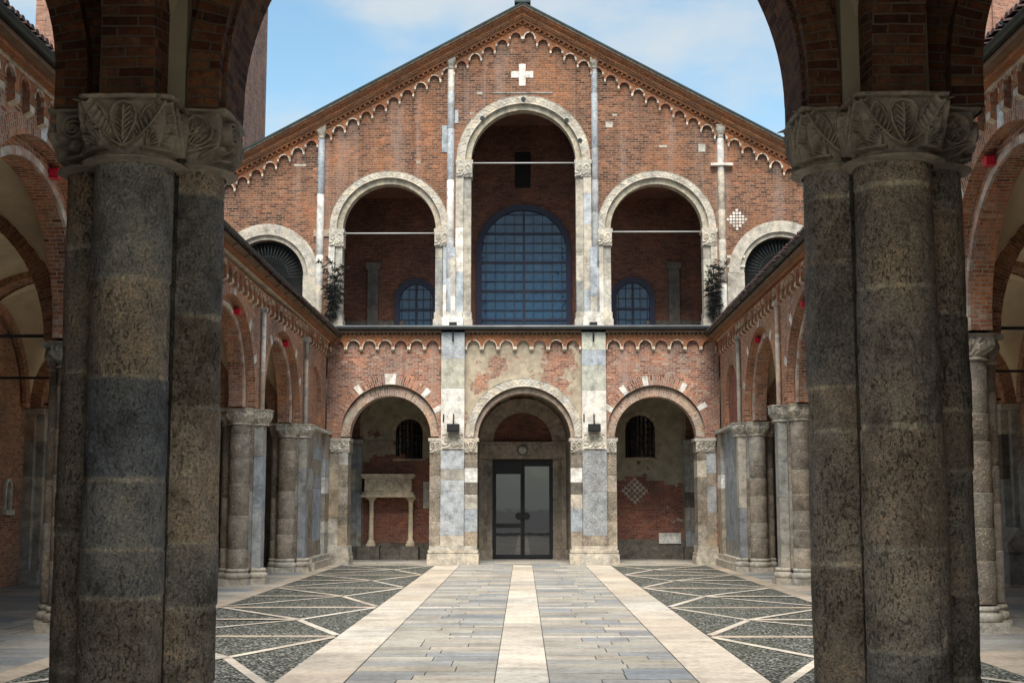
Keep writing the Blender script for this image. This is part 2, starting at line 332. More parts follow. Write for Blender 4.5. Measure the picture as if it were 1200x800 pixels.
        for a, b in zip(merged, merged[1:]):
            m = (a+b)/2; o = next((o for o in ops if abs(m-o[0]) < o[1]), None)
            if o is None: segs = [(z0, z0, zt(a), zt(b))]
            else:
                segs = [(zlow(o, a), zlow(o, b), zt(a), zt(b))]
                if o[3] > z0: segs.append((z0, z0, o[3], o[3]))
            for (za, zb, ta, tb) in segs:
                s.pl(T, [(a, d0, za), (b, d0, zb), (b, d0, tb), (a, d0, ta)], col=col, mi=mi, uv=[(a, za), (b, zb), (b, tb), (a, ta)])
                if back: s.pl(T, [(a, d1, za), (b, d1, zb), (b, d1, tb), (a, d1, ta)], col=col, mi=mi, uv=[(a, za), (b, zb), (b, tb), (a, ta)])
        for o in ops:
            for k in range(n):
                t0 = PI*k/n; t1 = PI*(k+1)/n; r = o[1]
                s.face([T(o[0]+r*math.cos(t), d, o[2]+r*math.sin(t)) for t, d in ((t0, d0), (t1, d0), (t1, d1), (t0, d1))],
                       [(d0, t0*r), (d0, t1*r), (d1, t1*r), (d1, t0*r)], col, mi, True)
            zb = max(o[3], z0)
            for sg in (-1, 1):
                u = o[0]+sg*r if False else o[0]+sg*o[1]
                s.face([T(u, d0, zb), T(u, d1, zb), T(u, d1, o[2]), T(u, d0, o[2])], [(d0, zb), (d1, zb), (d1, o[2]), (d0, o[2])], col, mi)
            if o[3] > z0: s.pl(T, [(o[0]-o[1], d0, zb), (o[0]+o[1], d0, zb), (o[0]+o[1], d1, zb), (o[0]-o[1], d1, zb)], col=col, mi=mi, uv=[(0, 0), (1, 0), (1, 1), (0, 1)])
        if ends:
            for u in (u0, u1): s.face([T(u, d0, z0), T(u, d1, z0), T(u, d1, zt(u)), T(u, d0, zt(u))], [(d0, z0), (d1, z0), (d1, zt(u)), (d0, zt(u))], col, mi)
            for a, b in zip(merged, merged[1:]):
                s.pl(T, [(a, d0, zt(a)), (b, d0, zt(b)), (b, d1, zt(b)), (a, d1, zt(a))], col=col, mi=mi, uv=[(a, 0), (b, 0), (b, 1), (a, 1)])
    def build(s, name, mats, parent=None, zs=None, weld=False, **tg):
        if not isinstance(mats, (list, tuple)): mats = [mats]
        me = bpy.data.meshes.new(name); V = np.array(s.v, float)
        if zs is not None: V = warp(V, zs)
        o = bpy.data.objects.new(name, me); C.objects.link(o)
        loc = np.array(parent_world(parent)) if parent else np.zeros(3)
        V = V-loc
        me.from_pydata(V.tolist(), [], s.f)
        if parent: o.parent = parent
        uvl = me.uv_layers.new(name='UVMap'); uvl.data.foreach_set('uv', np.array([q for f in s.uv for q in f], 'f').ravel())
        ca = me.color_attributes.new('Col', 'FLOAT_COLOR', 'CORNER')
        ca.data.foreach_set('color', np.array([c for c, f in zip(s.c, s.f) for _ in f], 'f').ravel())
        for m in mats: me.materials.append(m)
        me.polygons.foreach_set('material_index', s.mi); me.polygons.foreach_set('use_smooth', s.sm)
        if weld or any(s.sm):
            import bmesh
            bm = bmesh.new(); bm.from_mesh(me); bmesh.ops.remove_doubles(bm, verts=bm.verts, dist=1e-4)
            bmesh.ops.recalc_face_normals(bm, faces=bm.faces)
            for e in bm.edges:
                if len(e.link_faces) == 2 and e.calc_face_angle(0) > .7: e.smooth = False
            bm.to_mesh(me); bm.free()
        me.update(); tag(o, **tg); return o
def parent_world(p):
    l = Vector((0, 0, 0))
    while p: l += p.location; p = p.parent
    return l
def tag(o, label=None, cat=None, group=None, kind=None):
    for k, v in (('label', label), ('category', cat), ('group', group), ('kind', kind)):
        if v: o[k] = v
    return o
def thing(name, loc, label, cat, group=None):
    o = bpy.data.objects.new(name, None); C.objects.link(o); o.location = loc; o.empty_display_size = .3
    return tag(o, label, cat, group)
def grid_mesh(name, V, nu, nv, mats, parent=None, cols=None, wrap=False, uv=None, **tg):
    """V (nv*nu,3) rows of nu points"""
    V = np.asarray(V, float); loc = np.array(parent_world(parent)) if parent else np.zeros(3)
    idx = np.arange(nu*nv).reshape(nv, nu)
    A = idx[:-1]; B = idx[1:]
    if wrap: F = np.stack([A, np.roll(A, -1, 1), np.roll(B, -1, 1), B], -1).reshape(-1, 4)
    else: F = np.stack([A[:, :-1], A[:, 1:], B[:, 1:], B[:, :-1]], -1).reshape(-1, 4)
    me = bpy.data.meshes.new(name); me.from_pydata((V-loc).tolist(), [], F.tolist())
    o = bpy.data.objects.new(name, me); C.objects.link(o)
    if parent: o.parent = parent
    me.polygons.foreach_set('use_smooth', [True]*len(F))
    if cols is not None:
        ca = me.color_attributes.new('Col', 'FLOAT_COLOR', 'POINT'); ca.data.foreach_set('color', np.asarray(cols, 'f').ravel())
    if uv is not None:
        ul = me.uv_layers.new(name='UVMap'); ul.data.foreach_set('uv', np.asarray(uv, 'f')[F.ravel()].ravel())
    me.materials.append(mats); me.update(); tag(o, **tg); return o

# ---------------------------------------------------------------- carved capitals
def strokes(style):
    S = []
    def pl(pts, w, h=1.): S.append((np.array(pts, float), w, h))
    if style == 0:
        for sg in (-1, 1):
            pl([(0, .10), (sg*.16, .28), (sg*.30, .52), (sg*.33, .72), (sg*.22, .88), (0, .93)], .035)
            for k in range(6):
                v = .28+k*.1; pl([(0, v-.06), (sg*(.20-.02*abs(k-3)), v+.06)], .022, .8)
            pl([(sg*.06, .10), (sg*.34, .22), (sg*.62, .45), (sg*.80, .70), (sg*.93, .93)], .035)
            pl([(sg*.42, .60), (sg*.52, .78), (sg*.66, .90)], .03)
            for k in range(7):
                t = k/6; x, y = .36+.50*t, .30+.58*t*t+.04
                pl([(sg*x, y), (sg*(x-.10), y+.16)], .022, .85); pl([(sg*x, y), (sg*(x+.13), y-.03)], .022, .85)
            for k in range(6):
                a = .1+k*.28; pl([(sg*.60, .10), (sg*(.60+.34*math.cos(a)), .10+.30*math.sin(a))], .024, .9)
            pl([(sg*.5, .08), (sg*.98, .08)], .03)
        pl([(0, .2), (0, .86)], .026)
    else:
        th = np.linspace(0, 2.6*2*PI, 50); r = .30*(1-th/th[-1]*.9)
        pl(np.stack([-.45+r*np.cos(th)*1.1, .66+r*np.sin(th)*.85], 1), .035)
        pl([(-.15, .62), (-.05, .35), (-.3, .12), (-.8, .08)], .04)
        for k in range(8):
            t = k/7; pl([(-.05+.3*t, .12+.05*t), (.15+.75*t, .90-.55*t)], .028, .85)
        th = np.linspace(0, 2*PI, 30); pl(np.stack([.45+.34*np.cos(th), .60+.30*np.sin(th)], 1), .035)
        for k in range(7): a = k*.9; pl([(.45, .6), (.45+.22*math.cos(a), .6+.2*math.sin(a))], .025, .8)
        pl([(-.95, .3), (-.6, .25), (-.4, .4)], .035); pl([(.6, .1), (.95, .3), (.9, .6)], .035)
    return S
_ST = {0: strokes(0), 1: strokes(1)}
def relief(u, v, style, asp):
    P = np.stack([u, v*asp], 1); H = np.zeros(len(u))
    for pts, wd, h in _ST[style]:
        q = pts*np.array([1, asp])
        for a, b in zip(q, q[1:]):
            ab = b-a; t = np.clip(((P-a)@ab)/(ab@ab+1e-9), 0, 1); d = np.linalg.norm(P-(a+t[:, None]*ab), axis=1)
            H = np.maximum(H, h*np.clip(1.35*np.exp(-(d/wd)**2*1.2), 0, 1))
    return H
def capital(name, cx, cy, z0, z1, rb, ht, parent, mat, res=18, style=0, depth=.03, col=CEP2, rot=0., jit=0):
    """round below (radius rb), square above (half width ht), carved between"""
    nv = max(14, int(res*1.15)); npf = res; nu = 4*npf
    k = np.arange(nu); f = k//npf; w_ = (k % npf)/npf*2-1
    vs = np.linspace(0, 1, nv)
    U, Vv = np.meshgrid(w_, vs); Fk, _ = np.meshgrid(f, vs)
    th = (Fk+(U+1)/2)*PI/2+PI/4
    # square direction
    sq = {0: (-1, 0), 1: (0, -1), 2: (1, 0), 3: (0, 1)}
    cxs, sns = np.cos(th), np.sin(th); m = np.maximum(np.abs(cxs), np.abs(sns)); 
    ang_lin = U  # position across the face
    sqx = cxs/m; sqy = sns/m
    t = np.clip((Vv-.10)/.5, 0, 1); e = t*t*(3-2*t)*.92
    X = (rb*cxs)*(1-e)+ht*sqx*e; Y = (rb*sns)*(1-e)+ht*sqy*e
    H = relief(U.ravel(), ((Vv.ravel()-.14)/.80), style, (z1-z0)/(2*ht)*1.7).reshape(U.shape)
    H = H*np.clip((Vv-.10)/.06, 0, 1)*np.clip((.985-Vv)/.03, 0, 1)
    neck = np.exp(-((Vv-.06)/.035)**2)*1.1; aba = np.clip((Vv-.93)/.02, 0, 1)*.9
    P = np.stack([X.ravel(), Y.ravel(), Vv.ravel()*(z1-z0)], 1)
    D = (H*depth+neck*depth*1.1+aba*depth*1.0).ravel()+(fbm(P+jit, 9, 3)-.45)*depth*.5
    nrm = np.stack([X.ravel(), Y.ravel()], 1); nrm /= np.linalg.norm(nrm, axis=1)[:, None]
    P[:, :2] += nrm*D[:, None]
    c_, s_ = math.cos(rot), math.sin(rot)
    W = np.stack([cx+P[:, 0]*c_-P[:, 1]*s_, cy+P[:, 0]*s_+P[:, 1]*c_, z0+P[:, 2]], 1)
    top = np.array([[cx, cy, z1]]*nu); W = np.vstack([W, top])
    return grid_mesh(name, W, nu, nv+1, mat, parent, cols=np.tile(np.array([col]), (len(W), 1)), wrap=True)

def drums(z0, z1, hmin=.5, hmax=1.15, cols=(CEP, CEP2, CEPD, GRY), joint=.018):
    z = z0; L_ = []
    while z < z1-.01:
        h = random.uniform(hmin, hmax); 
        if z1-(z+h) < hmin*.6: h = z1-z
        L_.append((z, min(z+h, z1), pick(*cols))); z += h
    return L_
def shaft(mb, cx, cy, r, z0, z1, cols, n=20, hmin=.5, hmax=1.1, taper=.03):
    R = lambda z: r*(1-taper*(z-z0)/(z1-z0))
    prof = []
    for a, b, c in drums(z0, z1, hmin, hmax, cols):
        k = 1+random.uniform(-.015, .015)
        prof += [(a, R(a)*k-.006, c), (a+.012, R(a)*k, c), (b-.014, R(b)*k, vary(MOR)), (b-.001, R(b)*k-.007, vary(MOR))]
    mb.lathe(cx, cy, prof, n)
def fore_shaft(name, cx, cy, r, z0, z1, parent, cols, seed, lean=0.):
    nu, dz = 150, .016; zs_ = np.arange(z0, z1+dz, dz); nv = len(zs_)
    dr = drums(z0, z1, .35, 1.15, cols); th = np.linspace(0, 2*PI, nu, endpoint=False)
    Rz = np.zeros(nv); col = np.zeros((nv, 4)); J = np.full(nv, 9.)
    for a, b, c in dr:
        k = 1+random.uniform(-.022, .022); m = (zs_ >= a-1e-6) & (zs_ < b+dz); Rz[m] = r*k; col[m] = c
        J = np.minimum(J, np.abs(zs_-a))
    J[0] = 9
    TH, Z = np.meshgrid(th, zs_)
    P = np.stack([np.cos(TH).ravel()*r, np.sin(TH).ravel()*r, Z.ravel()], 1)+seed*3.1
    wob = np.stack([fbm(P, 6, 2, 50+q) for q in range(2)], 1)
    Jn = np.repeat(J, nu)+(fbm(P, 5, 3, 9)-.45)*.05
    pitm = np.repeat(col[:, 3], nu)
    n1 = fbm(P, 2.2, 4, 3)-.47; n2 = fbm(P, 16, 3, 5); n3 = fbm(P, 34, 2, 8)
    pits = np.clip((n2-.56)/.08, 0, 1)*.020+np.clip((n3-.50)/.1, 0, 1)*.009
    zz = Z.ravel(); tap = 1.0+.025*np.sin((zz-z0)/(z1-z0)*PI*.9)-.03*(zz-z0)/(z1-z0)
    rad = np.repeat(Rz, nu)*tap+n1*.028-pits*(.25+.75*pitm)-np.exp(-(Jn/.012)**2)*.010
    W = np.stack([cx+lean*(zz-3)+np.cos(TH.ravel())*rad, cy+np.sin(TH.ravel())*rad, zz], 1)
    cc = np.repeat(col, nu, 0); jm = np.exp(-(Jn/.019)**2)[:, None]*.95
    cc = cc*(1-jm)+np.array([(.80, .70, .54, .0)])*jm
    st = np.clip((fbm(P*np.array([1, 1, .5]), 1.6, 3, 21)-.44)/.12, 0, 1)[:, None]*.45
    cc[:, :3] = cc[:, :3]*(1-st)+cc[:, :3]*np.array([.55, .5, .46])*st
    return grid_mesh(name, W, nu, nv, STF, parent, cols=cc, wrap=True)

def groin(name, x0, x1, y0, y1, zs_, H, mat, parent, n=22, zsc=None):
    xs = np.linspace(-1, 1, n*2+1); X, Y = np.meshgrid(xs, xs)
    z = np.maximum(np.sqrt(np.clip(1-X**2, 0, 1)), np.sqrt(np.clip(1-Y**2, 0, 1)))*H+.12*(1-X**2)*(1-Y**2)*H
    V = np.stack([(x0+x1)/2+X.ravel()*(x1-x0)/2, (y0+y1)/2+Y.ravel()*(y1-y0)/2, zs_+z.ravel()], 1)
    if zsc: V = warp(V, zsc)
    return grid_mesh(name, V, n*2+1, n*2+1, mat, parent)

def corbels(mb, T, cells, r, top, d_front, d_wall, leg=.16, rimc=PALE, mi=0, rimmi=1):
    """cells: list of (uc, zspring, halfwidth); top(u) upper edge. Blind little arches standing proud of the wall"""
    for uc, zsn, hw in cells:
        n = 8
        us = [uc-hw]+[uc-r*math.cos(PI*k/n) for k in range(n+1)]+[uc+hw]
        zs_ = [zsn-leg]+[zsn+r*math.sin(PI*k/n) for k in range(n+1)]+[zsn-leg]
        # legs
        for a, b in ((uc-hw, uc-r), (uc+r, uc+hw)):
            mb.pl(T, [(a, d_front, zsn-leg), (b, d_front, zsn-leg), (b, d_front, top(b)), (a, d_front, top(a))], uv=[(a, zsn-leg), (b, zsn-leg), (b, top(b)), (a, top(a))], mi=mi)
            mb.pl(T, [(a, d_front-.012, zsn-leg-.05), (b, d_front-.012, zsn-leg-.05), (b, d_front-.012, zsn-leg+.07), (a, d_front-.012, zsn-leg+.07)], uv=[(0, 0), (.1, 0), (.1, .1), (0, .1)], mi=rimmi, col=vary(rimc, .2))
            mb.pl(T, [(a, d_front-.012, zsn-leg-.05), (b, d_front-.012, zsn-leg-.05), (b, d_wall, zsn-leg-.12), (a, d_wall, zsn-leg-.12)], uv=[(0, 0), (.1, 0), (.1, .1), (0, .1)], mi=rimmi, col=vary(rimc, .2))
            e = b if a < uc-r-1e-6 else a
            mb.pl(T, [(e, d_front, zsn-leg-.05), (e, d_wall, zsn-leg-.1), (e, d_wall, zsn), (e, d_front, zsn)], uv=[(0, 0), (.1, 0), (.1, .1), (0, .1)], mi=mi, col=rimc)
        for k in range(n):
            t0 = PI-PI*k/n; t1 = PI-PI*(k+1)/n
            a, b = uc+r*math.cos(t0), uc+r*math.cos(t1); za, zb = zsn+r*math.sin(t0), zsn+r*math.sin(t1)
            mb.pl(T, [(a, d_front, za), (b, d_front, zb), (b, d_front, top(b)), (a, d_front, top(a))], uv=[(a, za), (b, zb), (b, top(b)), (a, top(a))], mi=mi)
            mb.pl(T, [(a, d_front, za), (b, d_front, zb), (b, d_wall, zb), (a, d_wall, za)], uv=[(0, 0), (.1, 0), (.1, .1), (0, .1)], mi=mi)
        rc = rimc if random.random() < .6 else (.36, .17, .11, .2)
        mb.ring(T, uc, zsn, r-.004, r+.038, d_front-.014, d_front+.05, 8, cols=lambda k: vary(rc if (k+int(uc*7)) % 5 else (.34, .15, .09, .2), .18), mi=rimmi)

# ================================================================ GROUND AND PAVING (structure)
g = MB(); g.box(-400, 400, -300, 700, -.5, -.02, (.1, .1, .09, .3))
g.build('ground', PAVE, kind='structure', label='dark joint bed beneath the courtyard paving and beyond')
SB = lambda: pick((.36, .335, .285, 0), (.31, .298, .272, 0), (.40, .365, .31, 0), (.29, .285, .275, 0), (.41, .375, .32, 0), (.34, .325, .295, 0), (.25, .26, .27, 0))
WB = lambda: pick((.52, .46, .38, 0), (.56, .505, .43, 0), (.49, .43, .36, 0))
PB = lambda: pick((.44, .365, .285, 0), (.48, .40, .32, 0), (.40, .34, .27, 0))
def slabrow(mb, x0, x1, y0, y1, colf, lmin, lmax, z=0., g_=.010):
    x = x0
    while x < x1-.01:
        l = random.uniform(lmin, lmax)
        if x1-(x+l) < lmin*.5: l = x1-x
        q = min(x+l, x1); dz = random.uniform(-.004, .002)
        mb.box(x+g_, q-g_, y0+g_, y1-g_, -.019, z+dz, colf(), skip='b'); x += l
pv = MB()
for x0, x1 in ((-2.6, -.42), (.38, 2.55)):
    y = 4.0
    while y < 55:
        d = random.uniform(.42, .72); d = min(d, 59.4-y)
        for yb in (25.6, 32.6, 39.9, 46.9):
            if y < yb < y+d-.05: d = yb-y
            if abs(y-yb) < 1e-6: d = .32
        cf = SB if not any(abs(y-yb) < 1e-6 for yb in (25.6, 32.6, 39.9, 46.9)) else (lambda: vary((.52, .48, .42, 0)))
        slabrow(pv, x0, x1, y, y+d, cf, .7, 1.6); y += d
pv.build('path_slabs', PAVE, kind='structure', label='grey granite slab path flanking the central pale strip')
st = MB()
for x0, x1 in ((-3.62, -2.6), (-.42, .38), (2.55, 3.6)):
    y = 4.0
    while y < 54.2:
        d = random.uniform(1.5, 3.0); d = min(d, 54.2-y)
        if 54.2-(y+d) < .5: d = 54.2-y
        c = WB(); st.box(x0+.008, x1-.008, y+.006, y+d-.006, -.019, .004, c, skip='b'); y += d
st.build('path_strips', PAVE, kind='structure', label='three long pale marble strips running towards the church door')
pe = MB()
for s_ in (-1, 1): pe.face([(s_*3.62, 12.0, -.004), (s_*7.5, 12.0, -.004), (s_*7.5, 54.2, -.004), (s_*3.62, 54.2, -.004)])
pe.build('pebble_paving', PEBBLE, kind='structure', label='dark pebble cobbles filling the courtyard panels')
bd = MB()
YB = [11.4, 18.5, 25.6, 32.6, 39.9, 46.9, 53.9]
def band(mb, p, q, wd, colf, z=.002):
    p = Vector((*p, 0)); q = Vector((*q, 0)); d = (q-p).normalized(); n = Vector((-d.y, d.x, 0))*wd/2; Lg = (q-p).length; t = 0
    while t < Lg-.01:
        l = min(random.uniform(1.1, 2.), Lg-t); a = p+d*(t+.006); b = p+d*(t+l-.006); c = colf()
        top = [(a-n), (b-n), (b+n), (a+n)]
        mb.face([(v.x, v.y, z) for v in top], None, c); t += l
for s_ in (-1, 1):
    for i, yb in enumerate(YB): band(bd, (s_*3.66, yb+.15), (s_*7.46, yb+.15), .34, PB, .002)
    for a, b in zip(YB, YB[1:]):
        a += .32; ym = (a+b)/2; xc = s_*(4.98)
        for k, (px, py) in enumerate(((3.66, a+.05), (3.66, b-.05), (7.46, a+.05), (7.46, b-.05))):
            band(bd, (xc, ym), (s_*px, py), .17, WB, .006+.003*k)
        band(bd, (xc, ym), (s_*7.46, ym), .30 if s_ > 0 else .24, WB, .019)
bd.build('panel_bands', PAVE, kind='structure', label='pale marble bands crossing the pebble panels')
ed = MB()
for s_ in (-1, 1):
    y = 11.4
    while y < 54.2:
        d = min(random.uniform(1.0, 2.4), 54.2-y); xa, xb = sorted((s_*7.5, s_*8.02)); ed.box(xa+.004, xb-.004, y+.006, y+d-.006, -.019, .005, PB(), skip='b'); y += d
    y = 3.8
    while y < 54.2:
        d = min(random.uniform(.8, 1.5), 54.2-y); x = 8.02 if y > 11.4 else 3.62
        a_, b_ = (8.02, 15.3) if y > 11.3 else (3.62, 15.3)
        if s_ > 0: slabrow(ed, a_, 15.95, y, y+d, SB if random.random() < .8 else PB, 1.0, 2.2, .001)
        else: slabrow(ed, -15.95, -a_, y, y+d, SB if random.random() < .8 else PB, 1.0, 2.2, .001)
        y += d
slabrow_y = 54.2
for k in range(5): slabrow(ed, -15.95, 15.95, 54.2+k*1.05, 54.2+(k+1)*1.05, SB, 1., 2.2, .02)
ed.build('border_slabs', PAVE, kind='structure', label='worn stone slabs bordering the court and flooring the arcades')

# ================================================================ SIDE ARCADES
PYL = [19.7, 27.2, 34.7, 41.9, 49.1]; PYR = [19.8, 27.4, 34.8, 42.2, 49.5]; SPR = 5.8; CROWN = 9.0
zscs = {-1: (lambda y: np.interp(y, [10, 22, 42, 55], [1.06, 1.035, .957, .945])), 1: (lambda y: np.interp(y, [10, 22, 42, 55], [1.09, 1.065, .985, .947]))}
def base_unit(mb, cx, cy, r, z0=0., h=.55, square=True, col=None, n=20):
    c = col or vary(PALE)
    p = r*1.28
    mb.box(cx-p, cx+p, cy-p, cy+p, z0, z0+h*.38, c)
    prof = []
    for t in range(9):
        a = -PI/2+PI*t/8; prof.append((z0+h*.38+h*.17*(1+math.sin(a)), r*1.12+.05*math.cos(a), c))
    prof += [(z0+h*.76, r*1.06, c), (z0+h*.80, r*1.04, c)]
    for t in range(7):
        a = -PI/2+PI*t/6; prof.append((z0+h*.81+h*.09*(1+math.sin(a)), r*1.04+.03*math.cos(a), c))
    prof.append((z0+h+.01, r, c)); mb.lathe(cx, cy, prof, n)

def side_arcade(s):
    global zsc, PYs
    PYs = PYL if s < 0 else PYR; zsc = zscs[s]; zs1 = lambda y: float(zsc(y))
    side = 'left' if s < 0 else 'right'
    root = thing('arcade_gallery', (s*9, 32, 0), 'long vaulted brick gallery with round arches on the %s side of the courtyard' % side, 'arcade', 'side galleries of the court')
    T = lambda u, d, z: (s*(8.35+d), u, z)             # u=Y, d=depth outward
    bays = [((a+b)/2, (b-a)/2-1.03) for a, b in zip(PYs, PYs[1:])]     # centre, inner radius
    zc = lambda r: CROWN-(r+.36)
    b0 = PYs[0]-3.7; bays0 = [(b0, 2.5)]+bays
    def span(mb, d0, d1, dr, extra=()):
        ops = []
        for b, r in bays0: ops.append((b, r+dr, zc(r), SPR-.2))
        mb.wall(T, 11.4, 54.73, SPR, 9.8, d0, d1, ops+list(extra), n=26)
    wl = MB(); span(wl, 0, .25, .36, [(51.95, 1.55, 6.9, SPR-.2)]); wl.build('court_wall', BR_COURT, root, zs=zsc)
    inner = MB(); span(inner, .255, .74, 0.); inner.build('inner_arch_order', BR_COURT, root, zs=zsc)
    for b, r in bays0:
        rg = MB(); rg.ring(T, b, zc(r), r+.345, r+.72, -.015, .02, 60, mi=0)
        for k0 in (.5, .27, .73, .12 if s > 0 else .14):
            a0 = PI*k0-.035; a1 = PI*k0+(.045 if k0 != .5 else .06)
            rg.ring(T, b, zc(r), r+.36, r+(.72 if k0 != .5 else .78), -.022, .02, 3, cols=lambda k: vary(WHI, .06), mi=1, a0=a0, a1=a1)
        rg.build('arch_voussoirs', [BR_COURT, ST], root, zs=zsc)
        rg = MB(); rg.ring(T, b, zc(r), r-.004, r+.15,   .235, .30, 40, cols=lambda k: vary(random.choice(((.50, .38, .30, .1), (.55, .46, .37, .1), (.44, .28, .21, .1))), .12)); 
        for sg in (-1, 1): rg.box(*sorted((s*(8.35+.236), s*(8.35+.30))), *sorted((b+sg*(r-.004), b+sg*(r+.15))), SPR, zc(r), (.5, .38, .3, .1))
        rg.build('arch_edge', ST, root, zs=zsc)
        rg = MB(); rg.ring(T, b, zc(r), r-.01, r+.36, .32, .99, 50, mi=0) if False else None
    # blind bay next to the church, and panel work below
    bl = MB()
    bl.box(*sorted((s*8.5, s*8.75)), 50.2, 53.7, SPR, 8.62, mi=0)
    bl.build('blind_arch_infill', BR_RED if s > 0 else BR_COURT, root, zs=zsc)
    pn = MB(); 
    def blocks(y0, y1, rows, xf, xb):
        for z0, z1, c in rows: pn.box(*sorted((s*xf, s*xb)), y0, y1, z0+.004, z1-.004, c)
    ys = [50.15, 51.4, 53.75, 54.5]
    if s > 0:
        blocks(50.9, 53.75, [(.5, 1.1, vary(GRY)), (1.1, 3.5, vary((.27, .295, .315, .2))), (3.5, 4.6, vary(BLU)), (4.6, SPR-.1, vary(BLU2))], 8.3, 9.2)
        blocks(50.05, 50.9, [(.5, 1.2, vary(GRY)), (1.2, 2.6, vary(BLU2)), (2.6, 3.9, vary(BLU)), (3.9, 4.7, vary(GRY)), (4.7, SPR-.1, vary(BLU2))], 8.25, 9.2)
        blocks(53.75, 54.72, [(.5, 1.1, vary(CEP2)), (1.1, 1.7, vary(TAN)), (1.7, 3.3, vary(TAN)), (3.3, 3.9, vary(WHI)), (3.9, 4.6, vary(GRY)), (4.6, SPR-.1, vary(CEP2))], 8.15, 9.2)
    else:
        blocks(51.2, 53.6, [(.5, 1.1, vary(CEP2)), (1.1, 3.3, vary((.36, .40, .45, .3))), (3.3, 3.9, vary(BLU2)), (3.9, 4.5, vary(CEP2)), (4.5, 5.0, vary(BLU)), (5.0, SPR-.1, vary(GRY))], 8.3, 9.2)
        blocks(50.05, 51.2, [(.5, 1.3, vary(CEP2)), (1.3, 2.3, vary(CEP)), (2.3, 3.2, vary(CEP2)), (3.2, 4.1, vary(GRY)), (4.1, SPR-.1, vary(CEP2))], 8.25, 9.2)
        blocks(53.6, 54.72, [(.5, 1.4, vary(GRY)), (1.4, 1.9, vary(PALE)), (1.9, 3.1, vary(CEP2)), (3.1, 3.8, vary(WHI)), (3.8, 4.6, vary(BLU)), (4.6, SPR-.1, vary(CEP2))], 8.15, 9.2)
    pn.box(*sorted((s*8.05, s*9.25)), 50.05, 54.7, SPR-.1, SPR+.02, vary(PALE))
    pn.box(*sorted((s*7.95, s*9.3)), 49.95, 54.72, 0, .3, vary(PALE)); pn.box(*sorted((s*8.05, s*9.25)), 50.0, 54.71, .3, .5, vary(PALE))
    pn.build('marble_panel_wall', ST, root, zs=zsc)
    en = MB(); en.box(*sorted((s*8.36, s*9.05)), 11.42, 13.0, 0, SPR, mi=0); en.build('end_wall', BR_COURT, root, zs=zsc)
    # corbel table and eaves
    cb = MB(); hw = .325; cells = []
    y = 11.8
    while y+hw < 54.4: cells.append((y, 9.50, hw)); y += 2*hw
    corbels(cb, T, cells, .215, lambda u: 9.80, -.13, 0, leg=.24, rimc=(.50, .41, .32, .1))
    cb.build('corbel_table', [BR_ORANGE, ST], root, zs=zsc)
    ev = MB()
    ev.box(*sorted((s*8.18, s*8.45)), 11.4, 54.5, 9.80, 9.87, (.55, .48, .38, .1), mi=1)
    ev.box(*sorted((s*8.02, s*8.45)), 11.4, 54.5, 9.87, 9.97, mi=0)
    ev.box(*sorted((s*7.84, s*8.45)), 11.4, 54.5, 9.97, 10.06, mi=2)
    ev.build('eaves_cornice', [BR_ORANGE, ST, WOOD], root, zs=zsc)
    gt = MB(); n = 8
    for k in range(n):
        a0 = PI+PI*k/n; a1 = PI+PI*(k+1)/n
        gt.face([(s*(7.76+.10*math.cos(a)), y_, 10.16+.11*math.sin(a)) for a, y_ in ((a0, 11.2), (a1, 11.2), (a1, 54.4), (a0, 54.4))], [(0, 0), (.1, 0), (.1, 1), (0, 1)], smooth=True)
    y = 13.
    while y < 54: gt.tube((s*7.64, y, 10.17), (s*7.95, y, 10.02), .018, 5); y += 1.45
    gt.build('gutter', GUTTER, root, zs=zsc)
    rf = MB(); x0, x1 = 7.78, 16.6; zr = lambda x: 10.17+(x-7.78)*.16
    rf.face([(s*x0, 11.2, zr(x0)), (s*x1, 11.2, zr(x1)), (s*x1, 54.7, zr(x1)), (s*x0, 54.7, zr(x0))])
    y = 11.3
    while y < 54.6:                                     # half-round tiles, eaves to ridge
        tz = random.uniform(-.015, .02)
        for k in range(5):
            a0 = PI*k/5; a1 = PI*(k+1)/5; rr = .082
            rf.face([(s*x, y+rr*math.cos(a), zr(x)+.03+tz+rr*math.sin(a)) for a, x in ((a0, x0-.06), (a1, x0-.06), (a1, x0+1.6), (a0, x0+1.6))], [(0, 0), (.1, 0), (.1, 1), (0, 1)], smooth=True)
        rf.face([(s*(x0-.06), y+.082*math.cos(PI*k/5), zr(x0-.06)+.03+tz+.082*math.sin(PI*k/5)) for k in range(6)], None)
        y += .21+random.uniform(-.01, .01)
    rf.build('tiled_roof', TILE, root, zs=zsc)
    # piers
    for i, py in enumerate(PYs):
        cr_ = MB(); rows = drums(.5, SPR-.55, .45, 1.2, (CEP2, GRY, CEP))
        for a, b, c in rows: cr_.box(*sorted((s*8.42, s*9.12)), py-.42, py+.42, a+.004, b-.004, c)
        cr_.box(*sorted((s*8.36, s*9.5)), py-.55, py+.55, SPR-.10, SPR, vary(PALE))
        cr_.box(*sorted((s*8.45, s*9.2)), py-.5, py+.5, SPR-.56, SPR-.1, vary(CEP2))
        pier = cr_.build('pier', ST, root, zs=zsc)
        sh_specs = [(8.82, py-.46, .325), (8.82, py+.46, .325), (9.33, py, .165)]
